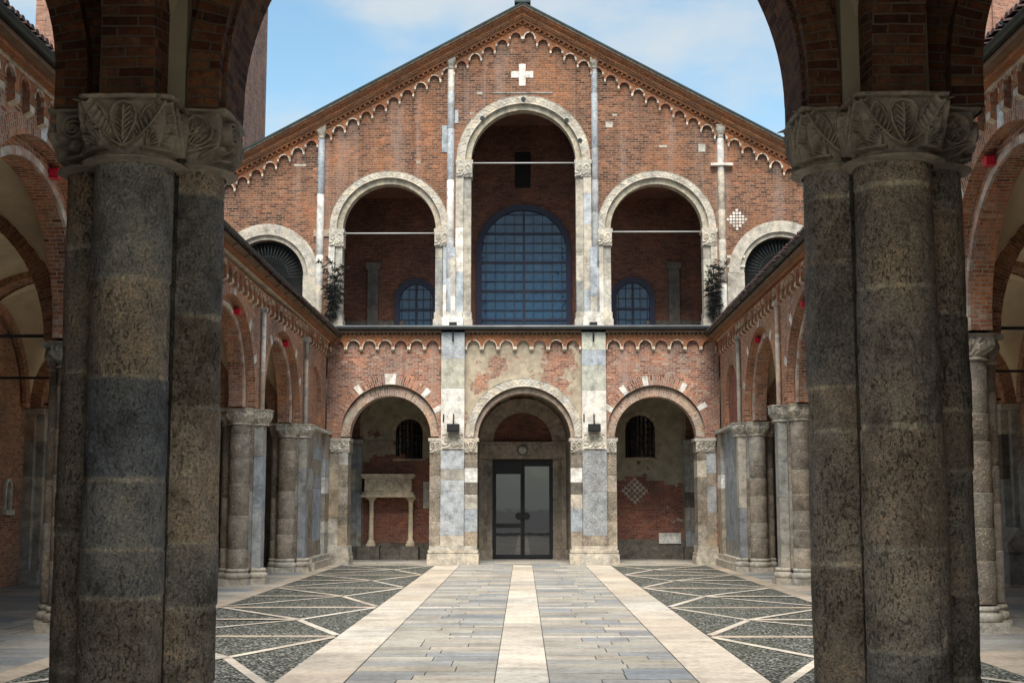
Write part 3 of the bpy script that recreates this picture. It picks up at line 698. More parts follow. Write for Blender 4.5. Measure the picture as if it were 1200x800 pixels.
        for j, (x, y_, r) in enumerate(sh_specs):
            m = MB(); shaft(m, s*x, y_, r, .52, SPR-.54, (CEP2, CEP2, CEP, (.44, .37, .30, .6), (.46, .41, .34, .5)), 24); m.build('shaft', ST, pier, zs=zsc)
            k_ = zs1(y_); near = i < 2
            capital('capital', s*(x+float(dxf(y_, s))), y_, (SPR-.56)*k_, (SPR-.02)*k_, r*.97, r*1.22, pier, ST, res=22 if not near else 26, style=(i+j) % 2, depth=.055, col=vary((.60, .55, .46, .2), .08), jit=i*3+j)
            b = MB(); base_unit(b, s*(x+float(dxf(y_, s))), y_, r, 0, .5); b.build('base', ST, pier)
        pl_ = MB()
        cset = (BLU, BLU2, BLU, GRY) if s < 0 else (GRY, BLU2, PALE, GRY)
        for a, b, c in drums(.5, SPR-.55, 1.1, 2.6, cset): pl_.box(*sorted((s*8.14, s*8.44)), py-.25, py+.25, a+.004, b-.004, c)
        pl_.build('pilaster', ST, pier, zs=zsc)
        k_ = zs1(py); capital('capital', s*(8.30+float(dxf(py, s))), py, (SPR-.56)*k_, (SPR-.02)*k_, .27, .34, pier, ST, res=20, style=(i+1) % 2, depth=.05, col=vary(PALE, .1), jit=i)
        b = MB(); base_unit(b, s*(8.30+float(dxf(py, s))), py, .27, 0, .5); b.build('base', ST, pier)
        ln = MB(); shaft(ln, s*8.25, py, .08, SPR, 9.12, (PALE, GRY, WHI, PNK), 12, .8, 1.8, .1)
        ln.box(s*8.25-.11, s*8.25+.11, py-.11, py+.11, 9.12, 9.28, vary(PALE)); ln.build('thin_wall_shaft', ST, root, zs=zsc)
    # interior: back wall, pilasters, transverse arches, vaults, tie rods
    bw = MB(); bw.box(*sorted((s*15.95, s*16.5)), 3.0, 59.5, 0, 11.0); 
    bw.build('back_wall', BR_IN, root)
    for py in PYs:
        a_ = MB(); TT = lambda u, d, z, py=py: (s*u, py+d, z)
        a_.ring(TT, 12.55, SPR, 3.0, 3.5, -.28, .28, 26)
        # far side face of arch
        for k in range(26):
            t0, t1 = PI*k/26, PI*(k+1)/26
            a_.face([TT(12.4+r*math.cos(t), .28, SPR+r*math.sin(t)) for r, t in ((3.0, t0), (3.5, t0), (3.5, t1), (3.0, t1))], [(0, t0*3), (.57, t0*3), (.57, t1*3), (0, t1*3)])
        a_.build('transverse_arch', BR_IN, root, zs=zsc)
        p_ = MB()
        for a, b, c in drums(.45, SPR-.2, .7, 1.8, (BLU2, GRY, CEPD, PALE)):
            p_.box(*sorted((s*15.65, s*15.95)), py-.45, py+.45, a+.004, b-.004, pick(GRY, PALE, PNK))
            p_.box(*sorted((s*15.42, s*15.65)), py-.2, py+.2, a+.004, b-.004, c)
        p_.box(*sorted((s*15.35, s*15.95)), py-.5, py+.5, 0, .45, vary(PALE)); p_.box(*sorted((s*15.35, s*15.95)), py-.5, py+.5, SPR-.2, SPR, vary(PALE))
        p_.build('wall_pilaster', ST, root, zs=zsc)
        rd = MB(); rd.tube((s*9.3, py+.05, 6.0), (s*15.95, py+.05, 6.0), .035, 6); rd.build('tie_rod', IRON, root, zs=zsc)
    for a, b in zip([12.7]+PYs, PYs+[56.5]):
        groin('vault', s*9.04, s*15.95, a+.26, b-.26, SPR+.1, 3.05, PLASTER, root, zsc=zsc)
        w_ = MB(); TW = lambda u, d, z: (s*(15.9-d), u, z)
        rr = min((b-a)/2-.5, 3.0)
        w_.ring(TW, (a+b)/2, SPR, rr-.35, rr, .14, 0, 24); w_.build('wall_arch', BR_IN, root, zs=zsc)
    return root
ARC_L = side_arcade(-1); ARC_R = side_arcade(1)

# ================================================================ CHURCH FRONT
F0, B0 = 54.75, 59.5
ch = thing('church_front', (0, 55, 0), 'red brick gabled church front with three upper loggia arches at the end of the courtyard', 'church')
TF = lambda u, d, z: (u, F0+d, z)
TB = lambda u, d, z: (u, B0+d, z)
lw = MB()
LOWO = [(-5.62, 2.08, 5.45, 0), (5.60, 2.08, 5.42, 0)]
lw.wall(TF, -8.3, -3.0, 0, 9.7, 0, .35, [LOWO[0]], n=28, ends=False); lw.build('lower_wall', BR_LOW, ch); lw = MB(); lw.wall(TF, 3.0, 8.3, 0, 9.7, 0, .35, [LOWO[1]], n=28, ends=False)
lw.build('lower_wall', BR_LOW, ch)
lm = MB(); lm.wall(TF, -3.0, 3.0, 0, 9.7, 0, .35, [(.05, 2.15, 5.25, 0)], n=28, ends=False); lm.build('lower_wall', BR_PLAS, ch)
for uc, zc in ((-5.62, 5.45), (5.6, 5.42)):
    r_ = MB(); r_.ring(TF, uc, zc-.12, 1.72, 2.10, .14, .9, 40); r_.build('arch_inner_order', BR_PALE, ch)
    r_ = MB(); r_.ring(TF, uc, zc, 2.07, 2.48, -.015, .1, 60)
    angs = [.5, .27, .70, .15] if uc < 0 else [.70, .56, .33, .17, .84]
    for k0 in angs:
        hwd = .10 if (k0 == .5) else .05
        r_.ring(TF, uc, zc, 2.08, 2.48+(.06 if k0 == .5 else 0), -.028, .05, 3, cols=lambda k: vary(WHI, .05), mi=1, a0=PI*k0-hwd, a1=PI*k0+hwd)
    r_.build('arch_voussoirs', [BR_LOW, ST], ch)
def carved_ring(name, uc, zc, r0, r1, T, d0, parent, n=120, m=9, dep=.03, col=PALE, a0=0., a1=PI, waves=40):
    th = np.linspace(a0, a1, n*2+1); rr = np.linspace(r0, r1, m); TH, RR = np.meshgrid(th, rr)
    v = (RR-r0)/(r1-r0)
    vine = np.exp(-((v-.5-.25*np.sin(TH*waves))/.10)**2)+.7*np.exp(-((np.cos(TH*waves)*.6)**2+((v-.5+.2*np.sign(np.sin(TH*waves)))/.16)**2)*3)
    vine *= np.clip(v/.12, 0, 1)*np.clip((1-v)/.12, 0, 1); edge = ((v < .1) | (v > .9))*.8
    D = d0-dep*np.maximum(vine, edge)
    pts = [T(uc+r*math.cos(t), d, zc+r*math.sin(t)) for r, t, d in zip(RR.ravel(), TH.ravel(), D.ravel())]
    cb_ = np.array([vary(col, .08) for _ in range(40)])[(np.clip(((TH.ravel()-a0)/(a1-a0)*39), 0, 39)).astype(int)]
    return grid_mesh(name, pts, n*2+1, m, ST, parent, cols=cb_)
c_ = MB(); c_.ring(TF, .05, 5.30, 2.12, 2.50, -.05, .2, 40, cols=lambda k: vary(PALE, .1)); c_.ring(TF, .05, 5.20, 1.97, 2.13, .12, 1.0, 40, cols=lambda k: vary((.42, .33, .26, .4), .12))
cr0 = c_.build('door_arch', ST, ch); carved_ring('carved_band', .05, 5.30, 2.14, 2.49, TF, -.055, cr0)

# lower piers: pilaster, jamb shafts, capitals, bases
def fpier(uc, lo, hi, jl, jr, rows, jrows):
    m = MB()
    for (a, b, c) in rows: m.box(lo, hi, 54.5, F0+.1, a+.004, b-.004, c)
    pr = m.build('pier', ST, ch)
    for (x0, x1), rws in zip((jl, jr), jrows):
        j = MB()
        for a, b, c in rws: j.box(x0, x1, 54.62, F0+.9, a+.004, b-.004, c)
        j.build('jamb', ST, pr)
        x0_, x1_ = x0-.06, x1+.06
        k = MB(); k.box(x0_, x1_, 54.54, F0+.92, 5.12, 5.25, vary(PALE)); k.box(x0+.005, x1-.005, 54.63, F0+.88, 4.6, 5.12, vary(CEP2)); cc_ = k.build('capital', ST, pr)
        # carved face
        nu, nv = 36, 34; U, Vv = np.meshgrid(np.linspace(-1, 1, nu), np.linspace(0, 1, nv))
        H = relief(U.ravel(), Vv.ravel(), random.choice((0, 1)), .9)
        pts = np.stack([(x0+x1)/2+U.ravel()*(x1-x0)/2, 54.60-.05*H-.05*Vv.ravel(), 4.62+.5*Vv.ravel()], 1)
        grid_mesh('capital', pts, nu, nv, ST, pr, cols=np.tile(np.array([vary(PALE)]), (len(pts), 1)))
    b = MB(); X0, X1 = min(jl[0], jr[0], lo)-.07, max(jl[1], jr[1], hi)+.07
    bc = [vary(PALE, .06) for _ in range(4)]
    b.box(X0, X1, 54.36, F0+.95, 0, .32, bc[0]); b.box(lo-.10, hi+.10, 54.28, 54.36, 0, .32, bc[1])
    for z0, z1, e, cc in ((.32, .44, .03, bc[2]), (.44, .50, -.02, bc[1]), (.50, .60, .0, bc[0]), (.60, .78, -.05, bc[3])):
        b.box(X0+.03-e, X1-.03+e, 54.42-e, F0+.93, z0, z1, cc); b.box(lo-.06-e, hi+.06+e, 54.36-e, 54.43-e, z0, z1, cc)
    b.build('base', ST, pr)
    return pr
BLF = (.42, .455, .49, .35); BLF2 = (.35, .375, .40, .35)
rl = [(.78, 1.2, PALE), (1.2, 3.05, BLF), (3.05, 3.5, BLF), (3.5, 3.95, GRY), (3.95, 4.75, BLF), (4.75, 5.45, WHI), (5.45, 7.35, WHI), (7.35, 8.6, (.42, .42, .36, .1)), (8.6, 9.72, BLF)]
rr_ = [(.78, 1.2, CEP2), (1.2, 3.0, (.41, .44, .47, .8)), (3.0, 4.75, (.38, .41, .45, .8)), (4.75, 5.45, WHI), (5.45, 7.25, WHI), (7.25, 8.3, (.42, .42, .36, .1)), (8.3, 8.95, BLF), (8.95, 9.72, (.46, .45, .37, .1))]
JA = lambda: [(.78, 1.35, vary(CEP2)), (1.35, 2.3, vary(BLF2)), (2.3, 2.9, vary(PALE)), (2.9, 3.4, vary(CEPD)), (3.4, 4.0, vary(WHI) if random.random() < .5 else vary(PNK)), (4.0, 4.62, vary(CEP))]
JB = lambda: [(.78, 1.8, vary(CEP2)), (1.8, 3.0, vary(CEP)), (3.0, 3.7, vary(CEP2)), (3.7, 4.62, vary(CEP))]
PL = fpier(-2.95, -3.45, -2.47, (-3.92, -3.46), (-2.46, -1.92), [(a, b, vary(c, .05)) for a, b, c in rl], (JB(), JA()))
PR = fpier(2.98, 2.49, 3.50, (3.51, 3.92), (2.0, 2.48), [(a, b, vary(c, .05)) for a, b, c in rr_], (JB(), JA()))
for s, x in ((-1, -7.72), (1, 7.66)):
    pr = MB()
    for a, b, c in drums(.75, 4.65, .5, 1.1, (CEP2, GRY, CEP, PALE, TAN)): pr.box(*sorted((x-s*.37, x+s*.02)), 54.62, F0+.9, a+.004, b-.004, c)
    for a, b, c in drums(.75, 4.65, .5, 1.3, (CEP2, BLU, PALE, TAN)): pr.box(*sorted((x+s*.025, x+s*.42)), 54.66, F0+.3, a+.004, b-.004, c)
    pier = pr.build('corner_pier', ST, ch)
    k = MB(); k.box(x-.45, x+.45, 54.55, F0+.92, 5.12, 5.25, vary(PALE)); k.box(x-.40, x+.42, 54.64, F0+.9, 4.65, 5.12, vary(CEP2)); k.build('capital', ST, pier)
    nu, nv = 40, 30; U, Vv = np.meshgrid(np.linspace(-1, 1, nu), np.linspace(0, 1, nv)); H = relief(((U.ravel()+1) % 1)*2-1, Vv.ravel(), 1, .8)
    pts = np.stack([x+U.ravel()*.41, 54.62-.05*H-.04*Vv.ravel(), 4.66+.46*Vv.ravel()], 1); grid_mesh('capital', pts, nu, nv, ST, pier, cols=np.tile(np.array([vary(PALE)]), (len(pts), 1)))
    b = MB(); b.box(x-.5, x+.5, 54.36, F0+.95, 0, .32, vary(PALE)); b.box(x-.47, x+.47, 54.4, F0+.94, .32, .48, vary(PALE)); b.box(x-.42, x+.44, 54.48, F0+.92, .48, .76, vary(PALE)); b.build('base', ST, pier)
# pier interior blocks (thickness of wall), back of lower arcade
m = MB()
for s in (-1, 1):
    m.box(*sorted((s*2.2, s*3.75)), F0+.36, F0+.9, 0, 5.2); m.box(*sorted((s*7.5, s*8.3)), F0+.36, F0+.9, 0, 5.2)
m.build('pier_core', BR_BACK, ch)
# corbel table, ledge, gutter
cb = MB(); cells = []
for a, b, n in ((-8.2, -3.5, 7), (-2.45, 2.47, 7), (3.52, 8.2, 7)):
    hw = (b-a)/n/2
    cells += [(a+hw*(2*k+1), 9.12, hw) for k in range(n)]
corbels(cb, TF, cells, .265, lambda u: 9.62, -.14, 0, leg=.07, rimc=(.58, .50, .40, .1))
cb.build('corbel_table', [BR_ORANGE, ST], ch)
ld = MB(); x = -8.1
while x < 8.1:
    if not (2.35 < abs(x+.05) < 3.6): ld.box(x, x+.09, 54.58, F0, 9.62, 9.70)
    x += .18
ld.box(-8.2, -3.46, 54.5, F0+.4, 9.70, 9.80); ld.box(-2.46, 2.48, 54.5, F0+.4, 9.70, 9.80); ld.box(3.51, 8.2, 54.5, F0+.4, 9.70, 9.80)
ld.build('dentil_ledge', WOOD, ch)
fl = MB(); fl.box(-8.2, 8.2, 54.30, 56, 9.84, 9.96); fl.tube((-8.1, 54.26, 9.93), (8.1, 54.26, 9.93), .055, 8); fl.build('lead_gutter', LEAD, ch)
for x in (-2.96, 2.98):
    k = MB(); k.tube((x, 54.42, 9.9), (x, 54.42, 9.3), .035, 6); k.box(x-.16, x+.16, 54.25, 54.47, 9.9, 10.12); k.build('rain_spout', IRON, ch)

# upper gable wall
ZA = 24.0; SL = .545; ztop = lambda u: ZA-SL*abs(u)-.12
UPO = [(.03, 2.62, 17.24, 10.0), (-5.75, 2.3, 14.22, 10.0), (5.75, 2.3, 14.22, 10.0), (-11.0, 1.95, 12.2, 9.9), (11.05, 1.95, 12.3, 9.9)]
uw = MB(); uw.wall(TF, -15.6, 15.6, 9.98, ztop, .0, .7, UPO, n=32)
uw.build('gable_wall', BR_UP, ch)
def upper_arch(uc, zc, ri, ro, zb, carved):
    a = MB(); 
    a.ring(TF, uc, zc, ri+.25, ro, -.05, .12, 44, cols=lambda k: vary(PALE, .07)); a.ring(TF, uc, zc, ri, ri+.26, .06, .6, 44, cols=lambda k: vary((.46, .41, .32, .35), .1))
    o = a.build('loggia_arch', ST, ch)
    if carved: carved_ring('carved_band', uc, zc, ri+.26, ro-.01, TF, -.055, o, waves=46)
    for sg in (-1, 1):
        j = MB()
        for a_, b_, c in drums(10.6, zc-.75, .7, 1.7, (PALE, (.46, .43, .36, .3), PALE, GRY)): j.box(*sorted((uc+sg*ri, uc+sg*(ri+.32))), F0+.0, F0+.6, a_+.004, b_-.004, c)
        for a_, b_, c in drums(10.6, zc-.75, .8, 2., (PALE, BLF, WHI, PALE)): j.box(*sorted((uc+sg*(ri+.325), uc+sg*(ro+.02))), F0-.06, F0+.5, a_+.004, b_-.004, c)
        xb0, xb1 = sorted((uc+sg*(ri-.08), uc+sg*(ro+.04)))
        j.box(xb0, xb1, F0-.14, F0+.62, 9.98, 10.3, vary(PALE)); j.box(xb0+.04, xb1-.04, F0-.1, F0+.61, 10.3, 10.6, vary(PALE))
        jo = j.build('loggia_jamb', ST, o)
        k = MB(); k.box(xb0+.02, xb1-.0, F0-.12, F0+.62, zc-.17, zc+.0, vary(PALE)); k.box(xb0+.07, xb1-.03, F0-.075, F0+.61, zc-.75, zc-.17, vary(PALE)); k.build('capital', ST, o)
        nu, nv = 36, 30; U, Vv = np.meshgrid(np.linspace(-1, 1, nu), np.linspace(0, 1, nv)); H = relief(U.ravel(), Vv.ravel(), 1, .9)
        pts = np.stack([(xb0+xb1)/2+U.ravel()*(xb1-xb0-.08)/2, F0-.09-.04*H-.03*Vv.ravel(), zc-.74+.58*Vv.ravel()], 1); grid_mesh('capital', pts, nu, nv, ST, o, cols=np.tile(np.array([vary(PALE)]), (len(pts), 1)))
    return o
upper_arch(.03, 17.24, 2.26, 2.90, 10, True); upper_arch(-5.75, 14.22, 2.0, 2.57, 10, True); upper_arch(5.75, 14.22, 1.98, 2.55, 10, True)
for uc, zc in ((-11.0, 12.2), (11.05, 12.3)):
    a = MB(); a.ring(TF, uc, zc, 1.78, 2.25, -.06, .1, 40, cols=lambda k: vary(PALE, .06)); a.ring(TF, uc, zc, 1.58, 1.79, .05, .5, 40, cols=lambda k: vary((.46, .42, .35, .3), .08))
    for sg in (-1, 1): a.box(*sorted((uc+sg*1.58, uc+sg*2.3)), F0-.05, F0+.5, 10.3, zc, vary(PALE))
    o = a.build('aisle_window', ST, ch, label='half round window with radiating iron grille above the side roof')
    gr = MB()
    for k in range(27):
        t = PI*k/26; gr.tube((uc+.25*math.cos(t), F0+.3, zc+.25*math.sin(t)), (uc+1.6*math.cos(t), F0+.3, zc+1.6*math.sin(t)), .014, 5, mi=1)
    for r in (.25, .9, 1.5): 
        for k in range(20): t0, t1 = PI*k/20, PI*(k+1)/20; gr.tube((uc+r*math.cos(t0), F0+.3, zc+r*math.sin(t0)), (uc+r*math.cos(t1), F0+.3, zc+r*math.sin(t1)), .014, 4, mi=1)
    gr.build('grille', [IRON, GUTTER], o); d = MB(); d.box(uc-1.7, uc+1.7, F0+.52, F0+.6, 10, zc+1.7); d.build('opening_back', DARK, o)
# wall shafts
for x, z0, z1, w_, cols in ((-3.12, 10.35, 21.3, .30, (BLF, WHI, PALE, BLF)), (3.12, 10.35, 21.3, .28, (BLF2, BLF, BLF2)), (-8.72, 10.2, 18.2, .30, (BLF, WHI, BLF, PALE)), (8.55, 10.2, 18.2, .30, (PALE, WHI, PALE))):
    m = MB(); shaft(m, x, F0-.02, w_/2+.02, z0, z1, cols, 16, 1.2, 2.8, .12)
    if x == -3.12:
        m.box(-3.5, -3.28, F0-.03, F0, 17.6, 18.8, vary(BLF)); m.box(-2.95, -2.8, F0-.03, F0, 18.9, 19.5, vary(BLF))
    if x == 8.55: m.box(8.1, 9.05, F0-.22, F0, 16.95, 17.06, vary(WHI))
    if x == -8.72: m.box(-9.0, -8.2, F0-.05, F0+.01, 12.5, 12.75, vary(PNK)); m.box(-9.0, -8.2, F0-.05, F0+.01, 13.9, 14.2, vary(PNK))
    sh = m.build('wall_shaft', ST, ch)
    capital('capital', x, F0-.05, z1, z1+.55, w_*.45, w_*.68, sh, ST, res=12, style=0, depth=.03, col=vary(PALE))
# lower dressed stone beside jambs (shafts stand on it)
m = MB()
for s in (-1, 1):
    for a, b, c in drums(10.6, 13.4, .6, 1.3, (PALE, PALE, BLF, WHI)): m.box(s*3.02-.14, s*3.02+.14, F0-.18, F0-.06, a+.004, b-.004, c)
    m.box(s*3.0-.45, s*3.0+.45, F0-.24, F0-.05, 9.98, 10.35, vary(WHI)); m.box(s*3.0-.4, s*3.0+.4, F0-.2, F0-.05, 10.35, 10.6, vary(WHI)); m.build('pier_plinth', ST, ch); m = MB()
# inlays
m = MB(); m.box(-.16, .13, F0-.02, F0+.01, 20.57, 21.55, WHI); m.box(-.50, -.165, F0-.02, F0+.01, 20.93, 21.22, WHI); m.box(.135, .46, F0-.02, F0+.01, 20.93, 21.22, WHI)
m.build('marble_cross', ST, ch)
m = MB()
for i in range(-3, 4):
    for j in range(-3, 4):
        if abs(i)+abs(j) <= 3: 
            m.box(9.20+i*.13-.05, 9.20+i*.13+.05, F0-.012, F0+.01, 14.62+j*.13*1.05-.05, 14.62+j*.13*1.05+.05, vary(WHI))
m.build('diamond_inlay', ST, ch)
m = MB()
for z in (12.55, 12.95, 11.4):
    m.box(8.75, 8.75+(.75 if z > 12 else .6), F0-.012, F0+.01, z, z+.11, vary(WHI)); m.build('marble_inlay', ST, ch); m = MB()
for x, z, w_, h_ in ((-2.0, 20.2, .25, .1), (-2.3, 19.3, .15, .09), (2.6, 16.9, .3, .08), (3.9, 19.2, .2, .1), (5.9, 17.8, .35, .1), (-4.6, 17.1, .18, .14), (-9.9, 17.0, .5, .09), (7.6, 17.6, .3, .35), (3.6, 18.7, .3, .25)):
    m.box(x, x+w_, F0-.006, F0+.01, z, z+h_, vary(PALE)); m.build('marble_inlay', ST, ch); m = MB()
m.box(-1.3, 1.3, F0-.03, F0+.01, 20.22, 20.28, vary(GRY)); m.build('marble_inlay', ST, ch)
for x, z in ((.03, 19.95), (1.9, 19.0), (2.48, 18.1), (-1.75, 19.1)):
    m = MB(); m.tube((x, F0-.09, z), (x, F0-.03, z), .10, 12); m.build('arch_boss', GUTTER, ch)
# raking cornice
cb = MB(); cells = []; hw = .295
x = hw
while x < 15.3:
    for s in (-1, 1): cells.append((s*x, ZA-SL*x-1.12, hw))
    x += 2*hw
tp = lambda u: ZA-SL*abs(u)-.72
corbels(cb, TF, cells, .215, tp, -.13, 0, leg=.03, rimc=(.58, .53, .45, .1))
cb.build('raking_corbel_table', [BR_ORANGE, ST], ch)
rk = MB()
def rake(z0, z1, dfront, mi, col=(.5, .5, .5, .2), dback=.3):
    z0 *= .665; z1 *= .665; dfront -= .08
    for s in (-1, 1):
        for a, b in ((0, 4), (4, 8), (8, 12), (12, 16.1)):
            ua, ub = s*a, s*b
            q = [(ua, ZA-SL*a+z0), (ub, ZA-SL*b+z0), (ub, ZA-SL*b+z1), (ua, ZA-SL*a+z1)]
            rk.face([TF(u, dfront, z) for u, z in q], [(u*1.14, z+SL*abs(u)) for u, z in q], col, mi)
            for zz in (0, 3):
                (u0, za), (u1, zb) = (q[0], q[1]) if zz == 0 else (q[3], q[2])
                rk.face([TF(u0, dfront, za), TF(u1, dfront, zb), TF(u1, dback, zb), TF(u0, dback, za)], [(u0, 0), (u1, 0), (u1, .3), (u0, .3)], col, mi)
rake(-1.085, -1.0, -.10, 0); rake(-.86, -.62, -.20, 0); rake(-.62, -.56, -.26, 1, (.50, .36, .24, .1)); rake(-.56, -.30, -.36, 0); rake(-.30, -.24, -.42, 1, (.42, .22, .13, .1)); rake(-.24, -.06, -.52, 0); rake(-.06, .02, -.60, 1, (.55, .50, .42, .1)); 
x = .12
while x < 15.5:                                           # dentils
    for s in (-1, 1): rk.box(s*x-.045, s*x+.045, F0-.25, F0, ZA-SL*x-.665, ZA-SL*x-.575, (.42, .3, .2, .1), 0)
    x += .21
rake(-1.0, -.86, -.05, 3)
rk.build('raking_cornice', [BR_ORANGE, ST, WOOD, BR_UP], ch)
rf = MB()
for s in (-1, 1):
    q = [(0, 54.0, ZA+.10), (s*16.2, 54.0, ZA+.10-SL*16.2), (s*16.2, 95, ZA+.10-SL*16.2), (0, 95, ZA+.10)]
    rf.face(q); rf.face([(a, b, c-.09) for a, b, c in q]); rf.face([q[0], q[1], (q[1][0], q[1][1], q[1][2]-.09), (0, 54.0, ZA+.01)])
rf.box(-.35, .35, 53.98, 56, ZA+.05, ZA+.15); rf.build('roof', GUTTER, ch)
nb = MB(); nb.box(-15.6, -15.3, F0+.7, 94, 0, 15.2); nb.box(15.3, 15.6, F0+.7, 94, 0, 15.2); nb.box(-15.3, 15.3, 93.4, 94, 0, 15.2); nb.build('nave_wall', BR_UP, ch)
# loggia interior
lg = MB()
wo = [(.05, 2.20, 14.15, 10.5), (-4.95, 1.0, 11.85, 10.0), (5.10, 1.0, 11.9, 10.0)]
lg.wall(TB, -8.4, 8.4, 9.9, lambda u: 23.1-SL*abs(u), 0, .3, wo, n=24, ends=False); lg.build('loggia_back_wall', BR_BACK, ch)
lg = MB(); lg.box(-15.3, 15.3, 55.4, 60, 9.55, 9.9); lg.build('loggia_floor', PLAST_D, ch)
lg = MB()
for s in (-1, 1):
    lg.box(*sorted((s*2.8, s*3.3)), F0+.7, F0+1.5, 9.9, 20.5); lg.box(*sorted((s*8.3, s*8.7)), F0+.7, B0, 9.9, 18.4)
    lg.box(*sorted((s*2.9, s*8.3)), F0+.7, B0, 16.7, 17.0); lg.box(*sorted((s*2.9, s*3.2)), F0+.7, B0, 16.7, 20.3)
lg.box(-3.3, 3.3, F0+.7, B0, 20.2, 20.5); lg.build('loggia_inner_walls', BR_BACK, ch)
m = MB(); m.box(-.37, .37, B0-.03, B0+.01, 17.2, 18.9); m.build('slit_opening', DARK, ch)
m = MB()
for x in (-6.95, 7.0):
    m = MB(); m.box(x-.25, x+.25, B0-.2, B0, 9.9, 13.3, (.13, .12, .11, .5)); m.box(x-.33, x+.33, B0-.25, B0, 13.3, 13.6, (.16, .14, .12, .5)); 
    m.box(x-1.3, x+1.5, B0-.06, B0, 9.9, 10.9, vary(CEPD)); m.build('loggia_wall_pilaster', ST, ch)
def arched_window(uc, zb, zs_, r, nx, ny, name='window', fw=.24, Y=B0, mull=True):
    f = MB(); T = lambda u, d, z: (u, Y+d, z)
    f.ring(T, uc, zs_, r-fw, r+.02, -.10, .08, 32); 
    for sg in (-1, 1): f.box(*sorted((uc+sg*(r-fw), uc+sg*(r+.02))), Y-.10, Y+.08, zb, zs_)
    f.box(uc-r, uc+r, Y-.09, Y+.07, zb, zb+fw)
    o = f.build(name, FRAME, ch)
    p = MB(); R = r-fw*.5; n = 24
    pts = [(uc+R*math.cos(PI*k/n), Y+.03, zs_+R*math.sin(PI*k/n)) for k in range(n+1)]+[(uc-R, Y+.03, zb), (uc+R, Y+.03, zb)]
    p.face(pts, None); p.build('glass', GLASS_B, o)
    b = MB(); zt = zs_+r
    zl = lambda x: zs_+math.sqrt(max(0, (r-fw)**2-(x-uc)**2))
    for k in range(1, nx):
        x = uc-r+2*r*k/nx; th = .05 if (k*2 == nx) else .013; b.box(x-th, x+th, Y-.03-th*.5, Y+.02, zb, zl(x))
    for k in range(1, ny):
        z = zb+(zt-zb)*k/ny; hwid = (r-fw) if z < zs_ else math.sqrt(max(.01, (r-fw)**2-(z-zs_)**2)); th = .045 if (k % 3 == 1 and ny > 6) or (ny <= 6 and k == 3) else .012
        b.box(uc-hwid, uc+hwid, Y-.028-th*.5, Y+.018, z-th, z+th)
    b.build('glazing_bars', FRAME, o); return o
arched_window(.05, 10.5, 14.15, 2.20, 10, 13); arched_window(-4.95, 10.0, 11.85, 1.0, 6, 6); arched_window(5.10, 10.0, 11.9, 1.0, 6, 6)
for x0, x1, z in ((-2.2, 2.25, 17.2), (-7.7, -3.7, 14.1), (3.78, 7.7, 14.15)):
    m = MB(); m.tube((x0, F0+.3, z), (x1, F0+.3, z), .03, 6); m.build('tie_rod', IRONP, ch)
# narthex interior
nb = MB(); nb.wall(TB, -15.3, 15.3, 0, 9.5, 0, .4, [(-5.22, .62, 5.75, 4.55), (5.36, .68, 5.85, 4.6), (-.02, 1.42, 5.3, 0)], n=16, ends=False)
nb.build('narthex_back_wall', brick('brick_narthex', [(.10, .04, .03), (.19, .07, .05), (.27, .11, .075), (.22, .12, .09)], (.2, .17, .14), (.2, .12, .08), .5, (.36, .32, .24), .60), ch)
nb = MB(); nb.box(*(-8.2, -3.9), B0-.02, B0, .0, .75, vary(CEPD)); nb.build('stone_dado', ST, ch); nb = MB(); nb.box(3.9, 8.2, B0-.02, B0, 0, .9, vary(CEPD)); nb.build('stone_dado', ST, ch)
for xa, xb, za, zt_ in ((3.9, 7.3, .9, 3.55), (-7.3, -3.9, .75, 4.4)):
    nb = MB(); x = xa; h_ = 0.
    while x < xb-.01:
        h_ = min(max(h_+random.choice((-.19, -.095, 0, 0, .095, .19)), -.4), .35); x2 = min(x+random.uniform(.12, .3), xb)
        nb.box(x, x2, B0-.025, B0-.001, za, zt_+h_, skip='lr'); x = x2
    nb.build('bare_brick_patch', BR_RED2, ch)
nb = MB()
for i in range(-4, 5):
    for j in range(-4, 5):
        if abs(i)+abs(j) <= 4 and (i+j) % 2 == 0: nb.box(5.08+i*.13-.07, 5.08+i*.13+.07, B0-.045, B0-.02, 3.1+j*.13-.07, 3.1+j*.13+.07, vary(PALE))
nb.build('diamond_inlay', ST, ch)
nb = MB(); nb.box(6.15, 7.15, B0-.08, B0, .72, 1.2, vary(WHI)); nb.build('white_marble_slab', ST, ch)
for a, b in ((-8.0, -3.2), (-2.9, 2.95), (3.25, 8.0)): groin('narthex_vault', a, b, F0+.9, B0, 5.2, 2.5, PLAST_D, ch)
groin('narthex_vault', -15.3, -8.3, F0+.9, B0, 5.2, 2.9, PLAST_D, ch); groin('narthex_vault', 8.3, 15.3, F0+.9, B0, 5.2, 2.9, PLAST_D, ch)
for x in (-7.75, -3.05, 3.1, 7.75):
    p = MB()
    for a, b, c in drums(.6, 5.2, .6, 1.4, (GRY, CEPD, BLU2)): p.box(x-.42, x+.42, B0-.35, B0, a+.004, b-.004, c); p.box(x-.2, x+.2, B0-.55, B0-.35, a+.004, b-.004, vary(c))
    p.box(x-.5, x+.5, B0-.6, B0, 0, .6, vary(CEPD)); p.box(x-.5, x+.5, B0-.6, B0, 5.2, 5.4, vary(GRY)); p.build('narthex_pilaster', ST, ch)
    a_ = MB(); TT = lambda u, d, z, x=x: (x+d, u, z); a_.ring(TT, 57.45, 5.3, 1.85, 2.3, -.3, .3, 18); a_.build('narthex_arch', BR_BACK, ch)
